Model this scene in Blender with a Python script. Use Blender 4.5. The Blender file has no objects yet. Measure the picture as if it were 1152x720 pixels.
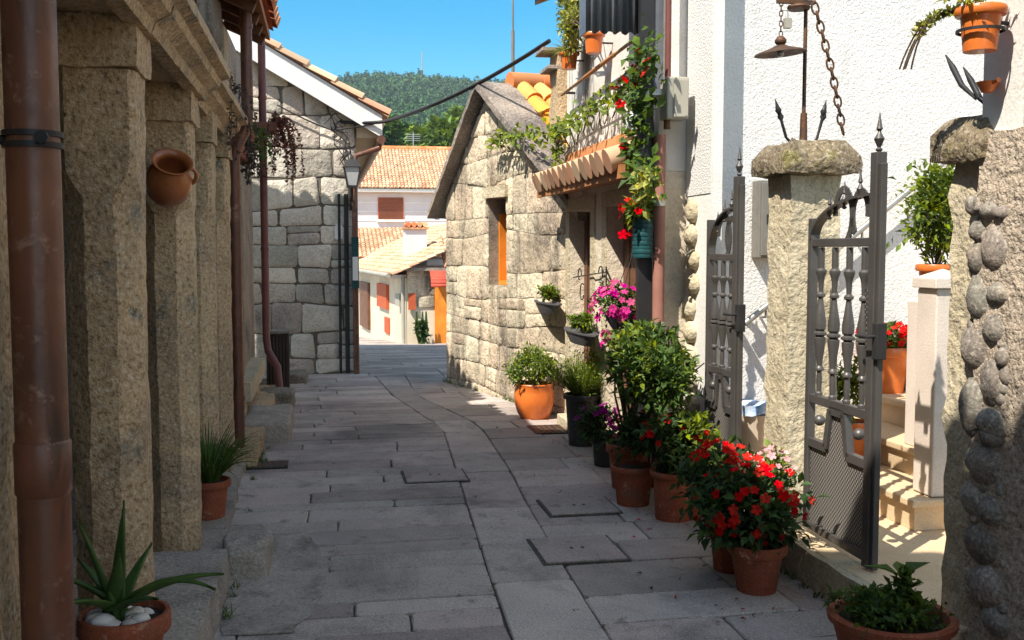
import bpy, bmesh, math, random
from mathutils import Vector, Matrix, noise
R = math.radians
rnd = random.Random(7)
sc = bpy.context.scene
col = sc.collection

# ------------------------------------------------------------------ camera, sky, sun, exposure
cam_d = bpy.data.cameras.new("camera"); cam = bpy.data.objects.new("camera", cam_d); col.objects.link(cam)
cam.location = (0, 0, 1.6); cam.rotation_euler = (R(90 - 3.97), 0, R(-10.4))
cam_d.lens = 36; cam_d.sensor_width = 36; cam_d.clip_start = 0.05; cam_d.clip_end = 3000
sc.camera = cam
SUN = Vector((1.0, 0.8, -1.7)).normalized()
world = bpy.data.worlds.new("World"); sc.world = world; world.use_nodes = True
wn = world.node_tree.nodes; bg = wn["Background"]
sky = wn.new("ShaderNodeTexSky"); sky.sky_type = 'NISHITA'; sky.sun_disc = False
sky.sun_elevation = math.asin(-SUN.z); sky.sun_rotation = math.atan2(-SUN.x, -SUN.y)
sky.air_density = 1.0; sky.dust_density = 0.15; sky.ozone_density = 4.0; sky.altitude = 300
bg.inputs["Strength"].default_value = 0.142
hs = wn.new("ShaderNodeHueSaturation"); hs.inputs["Hue"].default_value = .48          # the sky is bluest away from the sun and paler on the sun's side
tc = wn.new("ShaderNodeTexCoord"); sx = wn.new("ShaderNodeSeparateXYZ"); wl_ = world.node_tree.links
wl_.new(tc.outputs["Generated"], sx.inputs[0])
for sock, lo_, hi_ in (("Saturation", .68, 1.55), ("Value", 1.05, .64)):
    mr = wn.new("ShaderNodeMapRange"); mr.interpolation_type = 'SMOOTHSTEP'; wl_.new(sx.outputs["Y"], mr.inputs[0])
    for i_, v_ in enumerate((.45, .93, lo_, hi_)): mr.inputs[1 + i_].default_value = v_
    wl_.new(mr.outputs[0], hs.inputs[sock])
world.node_tree.links.new(sky.outputs[0], hs.inputs["Color"]); world.node_tree.links.new(hs.outputs[0], bg.inputs[0])
sun_d = bpy.data.lights.new("sun", 'SUN'); sun_d.energy = 4.6; sun_d.angle = R(0.5); sun_d.color = (1, .94, .83)
sun = bpy.data.objects.new("sun", sun_d); col.objects.link(sun)
sun.rotation_euler = SUN.to_track_quat('-Z', 'Y').to_euler(); sun.location = (-20, -26, 40)
sc.view_settings.view_transform = 'Standard'; sc.view_settings.look = 'None'
sc.view_settings.exposure = 0.98; sc.view_settings.gamma = 1
sc.render.engine = 'CYCLES'; sc.cycles.max_bounces = 8; sc.cycles.diffuse_bounces = 5
sc.cycles.use_denoising = True

# ------------------------------------------------------------------ reading positions off the photograph (1152 x 720)
_th, _ph = R(10.4), R(3.97)
_f = Vector((math.sin(_th) * math.cos(_ph), math.cos(_th) * math.cos(_ph), -math.sin(_ph)))
_r = Vector((math.cos(_th), -math.sin(_th), 0)); _u = _r.cross(_f); EYE = Vector((0, 0, 1.6))
def ray(px, py): return _f + _r * ((px - 576) / 1152) + _u * ((360 - py) / 1152)
def gz(px, py, z=0): d = ray(px, py); return EYE + d * ((z - 1.6) / d.z)
def gx(px, py, X): d = ray(px, py); return EYE + d * (X / d.x)
def gy(px, py, Y): d = ray(px, py); return EYE + d * (Y / d.y)

# ------------------------------------------------------------------ mesh helpers
class MB:
    def __init__(s): s.v = []; s.f = []
    def add(s, vs, fs):
        b = len(s.v); s.v += [tuple(p) for p in vs]; s.f += [tuple(i + b for i in f) for f in fs]
    def poly(s, pts): s.add(pts, [tuple(range(len(pts)))])
    def box(s, x0, x1, y0, y1, z0, z1, M=None):
        vs = [Vector(p) for p in ((x0,y0,z0),(x1,y0,z0),(x1,y1,z0),(x0,y1,z0),(x0,y0,z1),(x1,y0,z1),(x1,y1,z1),(x0,y1,z1))]
        if M is not None: vs = [M @ p for p in vs]
        s.add(vs, [(3,2,1,0),(4,5,6,7),(0,1,5,4),(1,2,6,5),(2,3,7,6),(3,0,4,7)])
    def bar(s, a, b, w, h=None, up=(0,0,1)):
        a = Vector(a); b = Vector(b); h = h or w; d = (b - a); L = d.length; d.normalize()
        up = Vector(up); x = d.cross(up)
        if x.length < 1e-4: x = d.cross(Vector((1, 0, 0)))
        x.normalize(); y = x.cross(d)
        M = Matrix.Translation(a) @ Matrix((x, d, y)).transposed().to_4x4()
        s.box(-w/2, w/2, 0, L, -h/2, h/2, M)
    def tube(s, pts, r, n=8, cap=True):
        pts = [Vector(p) for p in pts]; N = len(pts); rs = r if isinstance(r, (list, tuple)) else [r] * N
        vs = []; ref = None
        for i, p in enumerate(pts):
            t = (pts[min(i+1, N-1)] - pts[max(i-1, 0)]).normalized()
            if ref is None: ref = t.orthogonal().normalized()
            x = (ref - t * ref.dot(t))
            x = x.normalized() if x.length > 1e-5 else t.orthogonal().normalized()
            ref = x; y = t.cross(x)
            for k in range(n):
                a = 2 * math.pi * k / n; vs.append(p + (x * math.cos(a) + y * math.sin(a)) * rs[i])
        fs = [(i*n+k, i*n+(k+1) % n, (i+1)*n+(k+1) % n, (i+1)*n+k) for i in range(N-1) for k in range(n)]
        if cap: fs += [tuple(range(n))[::-1], tuple(range((N-1)*n, N*n))]
        s.add(vs, fs)
    def lathe(s, prof, o, n=24, M=None):
        o = Vector(o); vs = []
        for r, z in prof:
            for k in range(n):
                a = 2 * math.pi * k / n; p = Vector((r * math.cos(a), r * math.sin(a), z))
                if M is not None: p = M @ p
                vs.append(p + o)
        m = len(prof)
        s.add(vs, [(i*n+k, i*n+(k+1) % n, (i+1)*n+(k+1) % n, (i+1)*n+k) for i in range(m-1) for k in range(n)])
    def ball(s, c, r, sq=(1,1,1), seg=10, ring=7, jit=0, rg=rnd):
        c = Vector(c); vs = []; fs = []
        for i in range(ring + 1):
            ph = math.pi * i / ring
            for k in range(seg):
                a = 2 * math.pi * k / seg; q = 1 + rg.uniform(-jit, jit)
                vs.append(c + Vector((math.sin(ph)*math.cos(a)*r*sq[0], math.sin(ph)*math.sin(a)*r*sq[1], math.cos(ph)*r*sq[2])) * q)
        for i in range(ring):
            for k in range(seg): fs.append((i*seg+k, (i+1)*seg+k, (i+1)*seg+(k+1) % seg, i*seg+(k+1) % seg))
        s.add(vs, fs)
    def prism(s, pts, ex):
        ex = Vector(ex); pts = [Vector(p) for p in pts]; n = len(pts)
        s.add(pts + [p + ex for p in pts], [tuple(range(n))[::-1], tuple(range(n, 2*n))] + [(i, (i+1) % n, n+(i+1) % n, n+i) for i in range(n)])

ORG = {}
def mesh_of(mb, org, smooth=0, rough=None):
    me = bpy.data.meshes.new("m")
    ox, oy, oz = org
    me.from_pydata([(x-ox, y-oy, z-oz) for x, y, z in mb.v], [], mb.f)
    if rough:
        L, amp, fr = rough
        bm = bmesh.new(); bm.from_mesh(me)
        bmesh.ops.remove_doubles(bm, verts=bm.verts, dist=1e-5)
        for _ in range(5):
            es = [e for e in bm.edges if e.calc_length() > L]
            if not es: break
            bmesh.ops.subdivide_edges(bm, edges=es, cuts=1, use_grid_fill=True)
        o = Vector(org)
        for v in bm.verts:
            p = (v.co + o) * fr
            d = Vector((noise.noise(p), noise.noise(p + Vector((31, 7, 3))), noise.noise(p + Vector((5, 57, 11)))))
            p2 = p * 4.1
            d += .45 * Vector((noise.noise(p2), noise.noise(p2 + Vector((31, 7, 3))), noise.noise(p2 + Vector((5, 57, 11)))))
            v.co += d * amp
        bmesh.ops.recalc_face_normals(bm, faces=bm.faces)
        bm.to_mesh(me); bm.free()
    if smooth:
        me.polygons.foreach_set("use_smooth", [True] * len(me.polygons))
        try: me.set_sharp_from_angle(angle=R(smooth))
        except Exception: pass
    me.update(); return me
def tag(o, label=None, cat=None, group=None, kind=None):
    for k, v in (("label", label), ("category", cat), ("group", group), ("kind", kind)):
        if v: o[k] = v
    return o
def thing(name, label, cat, loc, group=None):
    o = bpy.data.objects.new(name, None); col.objects.link(o); o.location = loc; o.empty_display_size = .1
    ORG[o.name] = Vector(loc); return tag(o, label, cat, group)
def part(name, mb, m, parent, smooth=0, rough=None, bevel=0, label=None):
    org = ORG[parent.name]; me = mesh_of(mb, org, smooth, rough); me.materials.append(m)
    o = bpy.data.objects.new(name, me); col.objects.link(o); o.parent = parent; ORG[o.name] = org
    if bevel:
        b = o.modifiers.new("bevel", 'BEVEL'); b.width = bevel; b.segments = 2; b.limit_method = 'ANGLE'
    if label: o["label"] = label
    return o
def solo(name, mb, m, label=None, cat=None, loc=None, smooth=0, rough=None, bevel=0, group=None, kind=None):
    if loc is None:
        loc = Vector((0, 0, 0)) if kind else Vector((sum(v[0] for v in mb.v) / len(mb.v), sum(v[1] for v in mb.v) / len(mb.v), min(v[2] for v in mb.v)))
    me = mesh_of(mb, loc, smooth, rough); me.materials.append(m)
    o = bpy.data.objects.new(name, me); col.objects.link(o); o.location = loc; ORG[o.name] = Vector(loc)
    if bevel:
        b = o.modifiers.new("bevel", 'BEVEL'); b.width = bevel; b.segments = 2; b.limit_method = 'ANGLE'
    return tag(o, label, cat, group, kind)

# ------------------------------------------------------------------ materials
def mix(nt, a, b, fac, mode='MIX'):
    n = nt.nodes.new("ShaderNodeMix"); n.data_type = 'RGBA'; n.blend_type = mode
    for sock, v in ((n.inputs[0], fac), (n.inputs[6], a), (n.inputs[7], b)):
        if hasattr(v, "is_linked"): nt.links.new(v, sock)
        elif isinstance(v, tuple): sock.default_value = (*v, 1)
        else: sock.default_value = v
    return n.outputs[2]
def tex(nt, pos, scale, detail=5, rough=.6, dist=0, stretch=None):
    if stretch:
        mp = nt.nodes.new("ShaderNodeMapping"); mp.inputs["Scale"].default_value = stretch; nt.links.new(pos, mp.inputs[0]); pos = mp.outputs[0]
    n = nt.nodes.new("ShaderNodeTexNoise"); n.inputs["Scale"].default_value = scale; n.inputs["Detail"].default_value = detail
    n.inputs["Roughness"].default_value = rough; n.inputs["Distortion"].default_value = dist
    nt.links.new(pos, n.inputs["Vector"]); return n.outputs[0]
def rng(nt, v, a, b, c=0., d=1.):
    n = nt.nodes.new("ShaderNodeMapRange"); nt.links.new(v, n.inputs[0])
    for i, q in enumerate((a, b, c, d)): n.inputs[1 + i].default_value = q
    return n.outputs[0]
def mat(name, c1, c2=None, s=3, speck=0, ss=90, stain=None, st=1.2, stc=.55, rough=.85, bump=0, bs=60, bump2=0, bs2=12,
        isl=0, metal=0, spec=.3, coat=0, streak=False, trans=0, stain2=None, st2=3.):
    m = bpy.data.materials.new(name); m.use_nodes = True; nt = m.node_tree; p = nt.nodes["Principled BSDF"]
    geo = nt.nodes.new("ShaderNodeNewGeometry"); pos = geo.outputs["Position"]
    c = mix(nt, c1, c2 or c1, rng(nt, tex(nt, pos, s), .35, .65))
    if stain:
        c = mix(nt, c, stain, rng(nt, tex(nt, pos, st, 7, .65, .6, (1, 1, .25) if streak else None), stc, stc + .15))
    if stain2:
        c = mix(nt, c, stain2, rng(nt, tex(nt, pos, st2, 6, .7, .3), .58, .68))
    if speck:
        t = tex(nt, pos, ss, 2, .7); c = mix(nt, c, (0, 0, 0), rng(nt, t, .52, .72, 0, speck)); c = mix(nt, c, (.8, .74, .64), rng(nt, t, .28, .46, speck * .7, 0))
    if isl:
        hv = nt.nodes.new("ShaderNodeHueSaturation"); nt.links.new(c, hv.inputs["Color"])
        ri = geo.outputs["Random Per Island"]
        nt.links.new(rng(nt, ri, 0, 1, 1 - isl, 1 + isl), hv.inputs["Value"])
        fr = nt.nodes.new("ShaderNodeMath"); fr.operation = 'FRACT'; mu = nt.nodes.new("ShaderNodeMath"); mu.operation = 'MULTIPLY'; mu.inputs[1].default_value = 17.3
        nt.links.new(ri, mu.inputs[0]); nt.links.new(mu.outputs[0], fr.inputs[0])
        nt.links.new(rng(nt, fr.outputs[0], 0, 1, .5 - isl * .06, .5 + isl * .06), hv.inputs["Hue"])
        nt.links.new(rng(nt, fr.outputs[0], 0, 1, 1 + isl * .4, 1 - isl * .5), hv.inputs["Saturation"])
        c = hv.outputs[0]
    nt.links.new(c, p.inputs["Base Color"]); p.inputs["Roughness"].default_value = rough; p.inputs["Metallic"].default_value = metal
    p.inputs["Specular IOR Level"].default_value = spec; p.inputs["Coat Weight"].default_value = coat
    if rough > .3:
        nt.links.new(rng(nt, tex(nt, pos, s * 4), .3, .7, rough - .12, min(1, rough + .1)), p.inputs["Roughness"])
    prev = None
    for b, bsc, dist in ((bump2, bs2, .03), (bump, bs, .008)):
        if b:
            n = nt.nodes.new("ShaderNodeBump"); n.inputs["Strength"].default_value = b; n.inputs["Distance"].default_value = dist
            nt.links.new(tex(nt, pos, bsc, 4, .6), n.inputs["Height"])
            if prev: nt.links.new(prev, n.inputs["Normal"])
            prev = n.outputs[0]
    if prev: nt.links.new(prev, p.inputs["Normal"])
    if trans:
        tr = nt.nodes.new("ShaderNodeBsdfTranslucent"); nt.links.new(c, tr.inputs[0])
        ms = nt.nodes.new("ShaderNodeMixShader"); ms.inputs[0].default_value = trans
        nt.links.new(p.outputs[0], ms.inputs[1]); nt.links.new(tr.outputs[0], ms.inputs[2])
        nt.links.new(ms.outputs[0], nt.nodes["Material Output"].inputs[0])
    return m
GRAN = mat("granite_warm", (.60,.42,.235), (.43,.305,.18), 2.2, .6, 55, (.21,.165,.12), 1.3, .53, .9, 1, 60, .8, 14, stain2=(.20,.19,.15), st2=5)
GRAN_L = mat("granite_pale", (.55,.47,.33), (.46,.38,.25), 3, .35, 60, (.36,.3,.2), 2.4, .58, .9, .9, 45, .8, 16)
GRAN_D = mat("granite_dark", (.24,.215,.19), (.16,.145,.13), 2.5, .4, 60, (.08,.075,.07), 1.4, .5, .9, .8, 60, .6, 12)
PAVE = mat("paving_granite", (.46,.385,.345), (.34,.29,.262), 1.6, .5, 110, (.19,.168,.152), .9, .51, .78, .55, 90, .35, 9, isl=.24, spec=.35, stain2=(.21,.175,.15), st2=4.5)
PAVE_P = mat("paving_plain", (.44,.375,.335), (.34,.29,.262), 2, .35, 110, (.2,.175,.155), 1.2, .55, .8, .5, 90, .3, 9)
JOINT = mat("joint_dirt", (.10,.085,.07), (.055,.048,.04), 6, .3, 80, rough=.95, bump=.6, bs=80)
GROUND = mat("ground_earth", (.16,.15,.10), (.10,.11,.06), .2, rough=.95)
CEMENT = mat("cement_patch", (.41,.355,.31), (.31,.27,.24), 3, .3, 70, (.15,.13,.115), 2.2, .5, .9, .8, 55, .8, 9)
STONE_G = mat("gable_stone", (.68,.56,.40), (.50,.41,.29), 2.5, .5, 40, (.20,.165,.125), 2.1, .50, .92, .9, 42, 1, 13, isl=.2, streak=True, stain2=(.30,.255,.20), st2=7)
STONE_H = mat("house_stone", (.62,.55,.45), (.44,.395,.335), 2, .35, 45, (.2,.175,.15), 1.6, .57, .92, .9, 45, .9, 12, isl=.3)
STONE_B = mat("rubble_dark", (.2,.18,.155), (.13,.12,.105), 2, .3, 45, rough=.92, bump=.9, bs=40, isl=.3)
MORTAR = mat("mortar", (.20,.17,.135), (.11,.095,.08), 6, .3, 60, rough=.95, bump=.9, bs=50)
MORTAR_L = mat("mortar_pale", (.36,.31,.24), (.17,.145,.115), 5, .3, 60, rough=.95, bump=.9, bs=50)
STUCCO = mat("white_stucco", (.77,.75,.725), (.70,.68,.655), 1.5, rough=.9, bump=1, bs=75, bump2=.42, bs2=60, stain=(.55,.53,.50), st=1.6, stc=.57, streak=True)
STUCCO_S = mat("white_render_smooth", (.77,.75,.71), (.69,.66,.61), 2, rough=.9, bump=.5, bs=50, stain=(.55,.50,.43), st=2.0, stc=.6, streak=True)
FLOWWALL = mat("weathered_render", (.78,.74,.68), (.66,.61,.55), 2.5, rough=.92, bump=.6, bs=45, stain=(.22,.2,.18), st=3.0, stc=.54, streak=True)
DOORWALL = mat("beige_render", (.74,.64,.50), (.58,.49,.37), 2.5, .2, 60, rough=.92, bump=.8, bs=45, bump2=.5, stain=(.28,.23,.17), st=2.2, stc=.57)
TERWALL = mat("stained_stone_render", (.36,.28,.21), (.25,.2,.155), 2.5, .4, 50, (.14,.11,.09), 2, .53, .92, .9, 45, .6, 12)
KERB = mat("granite_kerb", (.40,.345,.285), (.30,.265,.23), 2, .45, 70, (.19,.17,.145), 1.5, .53, .9, .9, 70, .6, 12)
FARWHITE = mat("far_white_wall", (.62,.59,.60), (.54,.51,.52), 1, rough=.9, bump=.3, bs=10)
FARCREAM = mat("far_cream_wall", (.64,.56,.43), (.54,.46,.34), 1.5, rough=.9, bump=.3, bs=20)
VERGE = mat("verge_board_white", (.83,.82,.80), (.72,.71,.68), 3, rough=.7, bump=.2)
SOFFIT = mat("soffit_beige", (.6,.48,.33), (.5,.39,.26), 3, rough=.8)
PIPE = mat("brown_drainpipe", (.17,.062,.032), (.10,.04,.024), 5, rough=.42, spec=.5, stain=(.05,.026,.018), st=7, stc=.54, bump=.2, bs=30, streak=True, stain2=(.26,.15,.10), st2=14)
PIPE_R = mat("red_drainpipe", (.17,.05,.04), (.12,.036,.03), 5, rough=.5, spec=.5)
PIPE_T = mat("dusty_rose_pipe", (.34,.16,.12), (.27,.12,.09), 5, rough=.55)
TERRA = mat("terracotta", (.33,.085,.035), (.24,.06,.027), 6, .15, 120, (.21,.08,.045), 5, .54, .8, .4, 60, stain2=(.50,.30,.2), st2=13)
TERRA_B = mat("terracotta_bright", (.72,.185,.03), (.56,.13,.022), 7, rough=.4, spec=.5, coat=.2, stain=(.4,.13,.035), st=4, stc=.6)
GLAZED = mat("glazed_jug", (.42,.14,.04), (.28,.085,.03), 6, rough=.35, spec=.5, coat=.3, bump=.15, bs=14)
POT_BLK = mat("dark_plastic", (.035,.035,.037), (.02,.02,.022), 5, rough=.45, spec=.5)
POT_GREY = mat("slate_grey_planter", (.09,.085,.09), (.06,.058,.062), 5, rough=.55)
SOIL = mat("soil", (.05,.034,.022), (.025,.017,.012), 30, rough=1, bump=1, bs=60)
TILE = mat("roof_tile", (.66,.29,.13), (.5,.19,.08), 2, rough=.85, isl=.3, stain=(.35,.22,.14), st=1, stc=.58, bump=.3)
TILE_F = mat("roof_tile_sunbleached", (.62,.41,.26), (.52,.31,.18), 1, rough=.85, isl=.3, stain=(.5,.36,.2), st=.35, stc=.55)
TILE_Y = mat("roof_tile_yellow", (.78,.40,.08), (.70,.30,.06), 2, rough=.8, isl=.25)
TILE_O = mat("ridge_tile_orange", (.62,.24,.09), (.5,.18,.06), 2, rough=.75, isl=.15)
SLAB = mat("roof_stone_slab", (.33,.27,.22), (.20,.165,.14), 2, .4, 40, (.13,.11,.10), 2, .52, .92, .9, 40, 1, 9)
IRON = mat("gate_paint", (.105,.095,.088), (.08,.072,.066), 6, rough=.45, metal=.35, spec=.5, bump=.15, bs=70)
RUST = mat("rusty_iron", (.075,.05,.04), (.16,.075,.035), 14, rough=.65, metal=.5, bump=.4, bs=70)
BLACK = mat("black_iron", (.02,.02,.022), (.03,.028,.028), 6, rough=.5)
STEEL = mat("galvanised_rail", (.42,.41,.38), (.34,.33,.31), 8, rough=.4, metal=.7)
BOXM = mat("meter_box_grey", (.40,.375,.31), (.33,.31,.26), 3, rough=.55)
CABM = mat("cabinet_grey_paint", (.20,.185,.16), (.15,.14,.12), 4, rough=.5)
LEAD = mat("panel_grey", (.08,.085,.10), (.16,.165,.18), 3, rough=.4, spec=.5, streak=True, stain=(.42,.42,.44), st=6, stc=.64)
WOOD_O = mat("orange_wood", (.72,.26,.03), (.6,.19,.02), 4, rough=.5, streak=True, stain=(.5,.15,.02), st=5)
WOOD_B = mat("brown_wood", (.17,.07,.037), (.11,.047,.025), 5, rough=.55, bump=.2)
WOOD_T = mat("timber_fascia", (.46,.2,.075), (.34,.14,.05), 5, rough=.7, bump=.3)
WOOD_D = mat("dark_wood", (.07,.04,.025), (.045,.027,.018), 5, rough=.6)
SHUT = mat("red_shutter", (.48,.1,.035), (.4,.08,.03), 5, rough=.6)
AWN = mat("red_awning", (.5,.08,.045), (.42,.06,.035), 3, rough=.8)
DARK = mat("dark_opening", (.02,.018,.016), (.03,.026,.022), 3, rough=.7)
CLOTH = mat("blue_white_cloth", (.05,.22,.5), (.75,.8,.86), 11, rough=.9)
PLAST = mat("beige_bin", (.55,.46,.36), None, 3, rough=.6)
TEAL = mat("teal_basket", (.012,.075,.08), (.01,.05,.055), 8, rough=.5)
STEP = mat("stair_granite", (.66,.49,.31), (.56,.41,.25), 3, .22, 110, (.5,.34,.2), 2, .6, .75, .4, 80)
STEP_P = mat("newel_granite", (.66,.57,.49), (.58,.49,.42), 4, .22, 140, (.5,.36,.27), 2, .62, .8, .3, 100)
PEBB = mat("pebbledash", (.50,.40,.30), (.36,.29,.22), 3, .6, 60, (.2,.165,.135), 2, .56, .95, 1, 60, 1, 22)
COB = mat("river_cobble", (.29,.25,.205), (.17,.148,.125), 9, .5, 70, (.34,.26,.19), 5, .58, .88, .9, 45, isl=.25)
MOSSY = mat("mossy_cap", (.24,.185,.11), (.15,.115,.075), 4, .5, 50, (.22,.19,.05), 5, .57, .95, 1, 40, 1, 14, stain2=(.09,.07,.05), st2=9)
MOSSROCK = mat("mossy_kerb", (.24,.205,.165), (.16,.14,.11), 3, .4, 60, (.1,.11,.04), 3, .55, .95, .9, 50, .8, 12)
PEBW = mat("white_pebbles", (.78,.75,.71), (.68,.65,.61), 9, rough=.6)
GLASS = mat("lantern_glass", (.55,.56,.55), (.45,.46,.46), 4, rough=.15, spec=.6)
WHITE = mat("white_plate", (.8,.79,.76), None, 3, rough=.6)
CABLE = mat("black_cable", (.03,.028,.03), None, 3, rough=.6)
COPPER = mat("gold_rail", (.36,.2,.07), (.26,.14,.05), 6, rough=.5)
TRUNK = mat("bark", (.13,.09,.06), (.07,.05,.035), 8, rough=.95, bump=.8, bs=30)
def leaf(name, c1, c2, isl=.42, trans=.35): return mat(name, c1, c2, 9, rough=.6, isl=isl, spec=.22, trans=trans)
L_MID = leaf("leaf_mid", (.105,.17,.028), (.055,.105,.018))
L_YEL = leaf("leaf_yellow_green", (.20,.25,.025), (.12,.18,.02))
L_DRK = leaf("leaf_dark", (.055,.10,.027), (.033,.068,.018))
L_VAR = leaf("leaf_variegated", (.46,.43,.09), (.25,.29,.045))
L_ALOE = leaf("leaf_aloe", (.09,.16,.04), (.055,.11,.03), .15, .15)
L_DRY = leaf("leaf_dried_red", (.22,.06,.03), (.12,.05,.03))
L_SUCC = leaf("leaf_purple_grey", (.09,.06,.06), (.06,.07,.04))
L_FARA = leaf("leaf_forest", (.042,.105,.022), (.026,.068,.016), .45, .1)
L_FAR = leaf("leaf_far_bright", (.17,.24,.035), (.09,.15,.025), .4, .25)
def petal(name, c1, c2, isl=.2): return mat(name, c1, c2, 3, rough=.9, isl=isl, spec=.02, trans=.2)
F_RED = petal("petal_red", (.58,.006,.004), (.5,.007,.006), .06)
F_PINK = petal("petal_magenta", (.66,.03,.24), (.5,.02,.22), .3)
F_PALE = petal("petal_pale_pink", (.75,.42,.42), (.7,.3,.3), .3)
F_PURP = petal("petal_purple", (.30,.015,.20), (.22,.012,.14), .3)
F_WHITE = leaf("petal_white", (.7,.68,.6), None, .2)

# ------------------------------------------------------------------ plants
def unit(rg):
    while True:
        v = Vector((rg.uniform(-1,1), rg.uniform(-1,1), rg.uniform(-1,1)))
        if .05 < v.length < 1: return v.normalized()
def one_leaf(mb, p, d, up, L, W, fold=.25):
    x = d.cross(up)
    if x.length < 1e-3: x = d.orthogonal()
    x.normalize(); n = x.cross(d)
    a = p; t = p + d * L - n * L * .12; m = p + d * L * .45
    l = m + x * W * .5 + n * W * fold; r = m - x * W * .5 + n * W * fold
    mb.add([a, r, t, l, m], [(0,1,4), (1,2,4), (4,2,3), (0,4,3)])
def foliage(c, rad, n, size, rg, clumps=14, mb=None, tight=.34, aspect=.5, droop=0., shell=.5):
    mb = mb or MB(); c = Vector(c); rad = Vector(rad)
    cs = []
    for _ in range(clumps):
        u = unit(rg) * (rg.random() ** shell) * .8; cs.append(Vector((u.x*rad.x, u.y*rad.y, u.z*rad.z)))
    for i in range(n):
        k = rg.choice(cs); cg = lambda: max(-1.5, min(1.5, rg.gauss(0, 1)))
        g = Vector((cg()*rad.x, cg()*rad.y, cg()*rad.z)) * tight * rg.uniform(.4, 1)
        p = k + g; d = (unit(rg) + p.normalized() * .8 + Vector((0,0,.25 - droop))).normalized()
        s = size * rg.uniform(.6, 1.3)
        one_leaf(mb, c + p, d, (Vector((0,0,1)) + unit(rg) * .6).normalized(), s, s * aspect)
    return mb
def blossom(mb, p, nrm, r, rg, k=5):
    nrm = nrm.normalized(); x = nrm.orthogonal().normalized(); y = nrm.cross(x); a0 = rg.random() * 6
    vs = [p - nrm * r * .15]; fs = []
    for i in range(k):
        a = a0 + 2*math.pi*i/k; w = 2*math.pi/k * .46
        b = len(vs)
        for aa, rr, h in ((a - w, .62, .1), (a - w*.5, 1, .16), (a + w*.5, 1, .16), (a + w, .62, .1)):
            vs.append(p + (x*math.cos(aa) + y*math.sin(aa)) * r * rr + nrm * r * h * rg.uniform(.3, 1.6))
        fs.append((0, b, b+1, b+2, b+3))
    mb.add(vs, fs)
def blossoms(c, rad, n, r, rg, toward=Vector((-.5,-.7,.6)), mb=None, clump=0):
    mb = mb or MB(); c = Vector(c)
    hubs = [unit(rg) for _ in range(clump)] if clump else None
    for _ in range(n):
        u = (rg.choice(hubs) + unit(rg) * .35).normalized() if hubs else unit(rg)
        if u.dot(toward) < -.25: u = -u
        q = rg.uniform(.82, 1.08); p = c + Vector((u.x*rad[0], u.y*rad[1], u.z*rad[2])) * q
        blossom(mb, p, u + toward * .5 + unit(rg) * .5, r * rg.uniform(.75, 1.2), rg)
    return mb
def stems(base, tops, r, mb=None, rg=rnd, bow=.1):
    mb = mb or MB(); base = Vector(base)
    for t in tops:
        t = Vector(t); m = (base + t) / 2 + Vector((rg.uniform(-1,1), rg.uniform(-1,1), .3)) * (t - base).length * bow
        mb.tube([base + Vector((rg.uniform(-1,1), rg.uniform(-1,1), 0)) * r * 2, m, t], [r, r*.8, r*.5], 5)
    return mb
def pot_prof(rt, rb, h, rim=.2, lip=.008):
    zr = h * (1 - rim)
    return [(0, 0), (rb, 0), (rb + (rt - lip*2 - rb) * .98, zr), (rt, zr + .004), (rt + lip*.5, zr + .012), (rt + lip*.5, h - .008), (rt, h), (rt - .012, h), (rt - .018, h - .03), (0, h - .035)]
def pot(root, o, rt, rb, h, m, rim=.2, n=32, M=None):
    mb = MB(); mb.lathe(pot_prof(rt, rb, h, rim), o, n, M); q = part("pot", mb, m, root, 40)
    sb = MB(); sb.lathe([(rt - .016, h - .025), (rt*.5, h - .012), (0.001, h - .01)], o, 20, M); part("soil", sb, SOIL, root, 60)
    return q
def blade(mb, p, d, L, W, droop, rg, seg=6):
    d = Vector(d).normalized(); p = Vector(p); side = d.cross(Vector((0,0,1))); side = side.normalized() if side.length > 1e-3 else Vector((1,0,0))
    vs = []; fs = []
    for i in range(seg + 1):
        t = i / seg; w = W * (1 - t ** 1.6) * .5 + .0006
        nrm = side.cross(d)
        vs += [p + side * w + nrm * w * .5, p, p - side * w + nrm * w * .5]
        p = p + d * (L / seg); d = (d + Vector((0,0,-droop / seg))).normalized()
    for i in range(seg): b = i*3; fs += [(b, b+1, b+4, b+3), (b+1, b+2, b+5, b+4)]
    mb.add(vs, fs)

# ------------------------------------------------------------------ masonry and roofs
def clip(poly, a, b):          # keep the part of a 2-D polygon left of the line a->b
    out = []; n = len(poly)
    def sd(p): return (b[0]-a[0])*(p[1]-a[1]) - (b[1]-a[1])*(p[0]-a[0])
    for i in range(n):
        p, q = poly[i], poly[(i+1) % n]; sp, sq = sd(p), sd(q)
        if sp >= 0: out.append(p)
        if sp * sq < 0: t = sp / (sp - sq); out.append((p[0] + (q[0]-p[0])*t, p[1] + (q[1]-p[1])*t))
    return out
def minus_rect(poly, h):
    x0, x1, y0, y1 = h; res = []
    L = clip(poly, (x0, y0), (x0, y1)); res.append(L)
    Rr = clip(poly, (x1, y1), (x1, y0)); res.append(Rr)
    mid = clip(clip(poly, (x0, y1), (x0, y0)), (x1, y0), (x1, y1))
    if len(mid) > 2:
        res.append(clip(mid, (x1, y0), (x0, y0))); res.append(clip(mid, (x0, y1), (x1, y1)))
    return [r for r in res if len(r) > 2]
def area(p): return abs(sum(p[i][0]*p[(i+1) % len(p)][1] - p[(i+1) % len(p)][0]*p[i][1] for i in range(len(p)))) / 2
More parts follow.
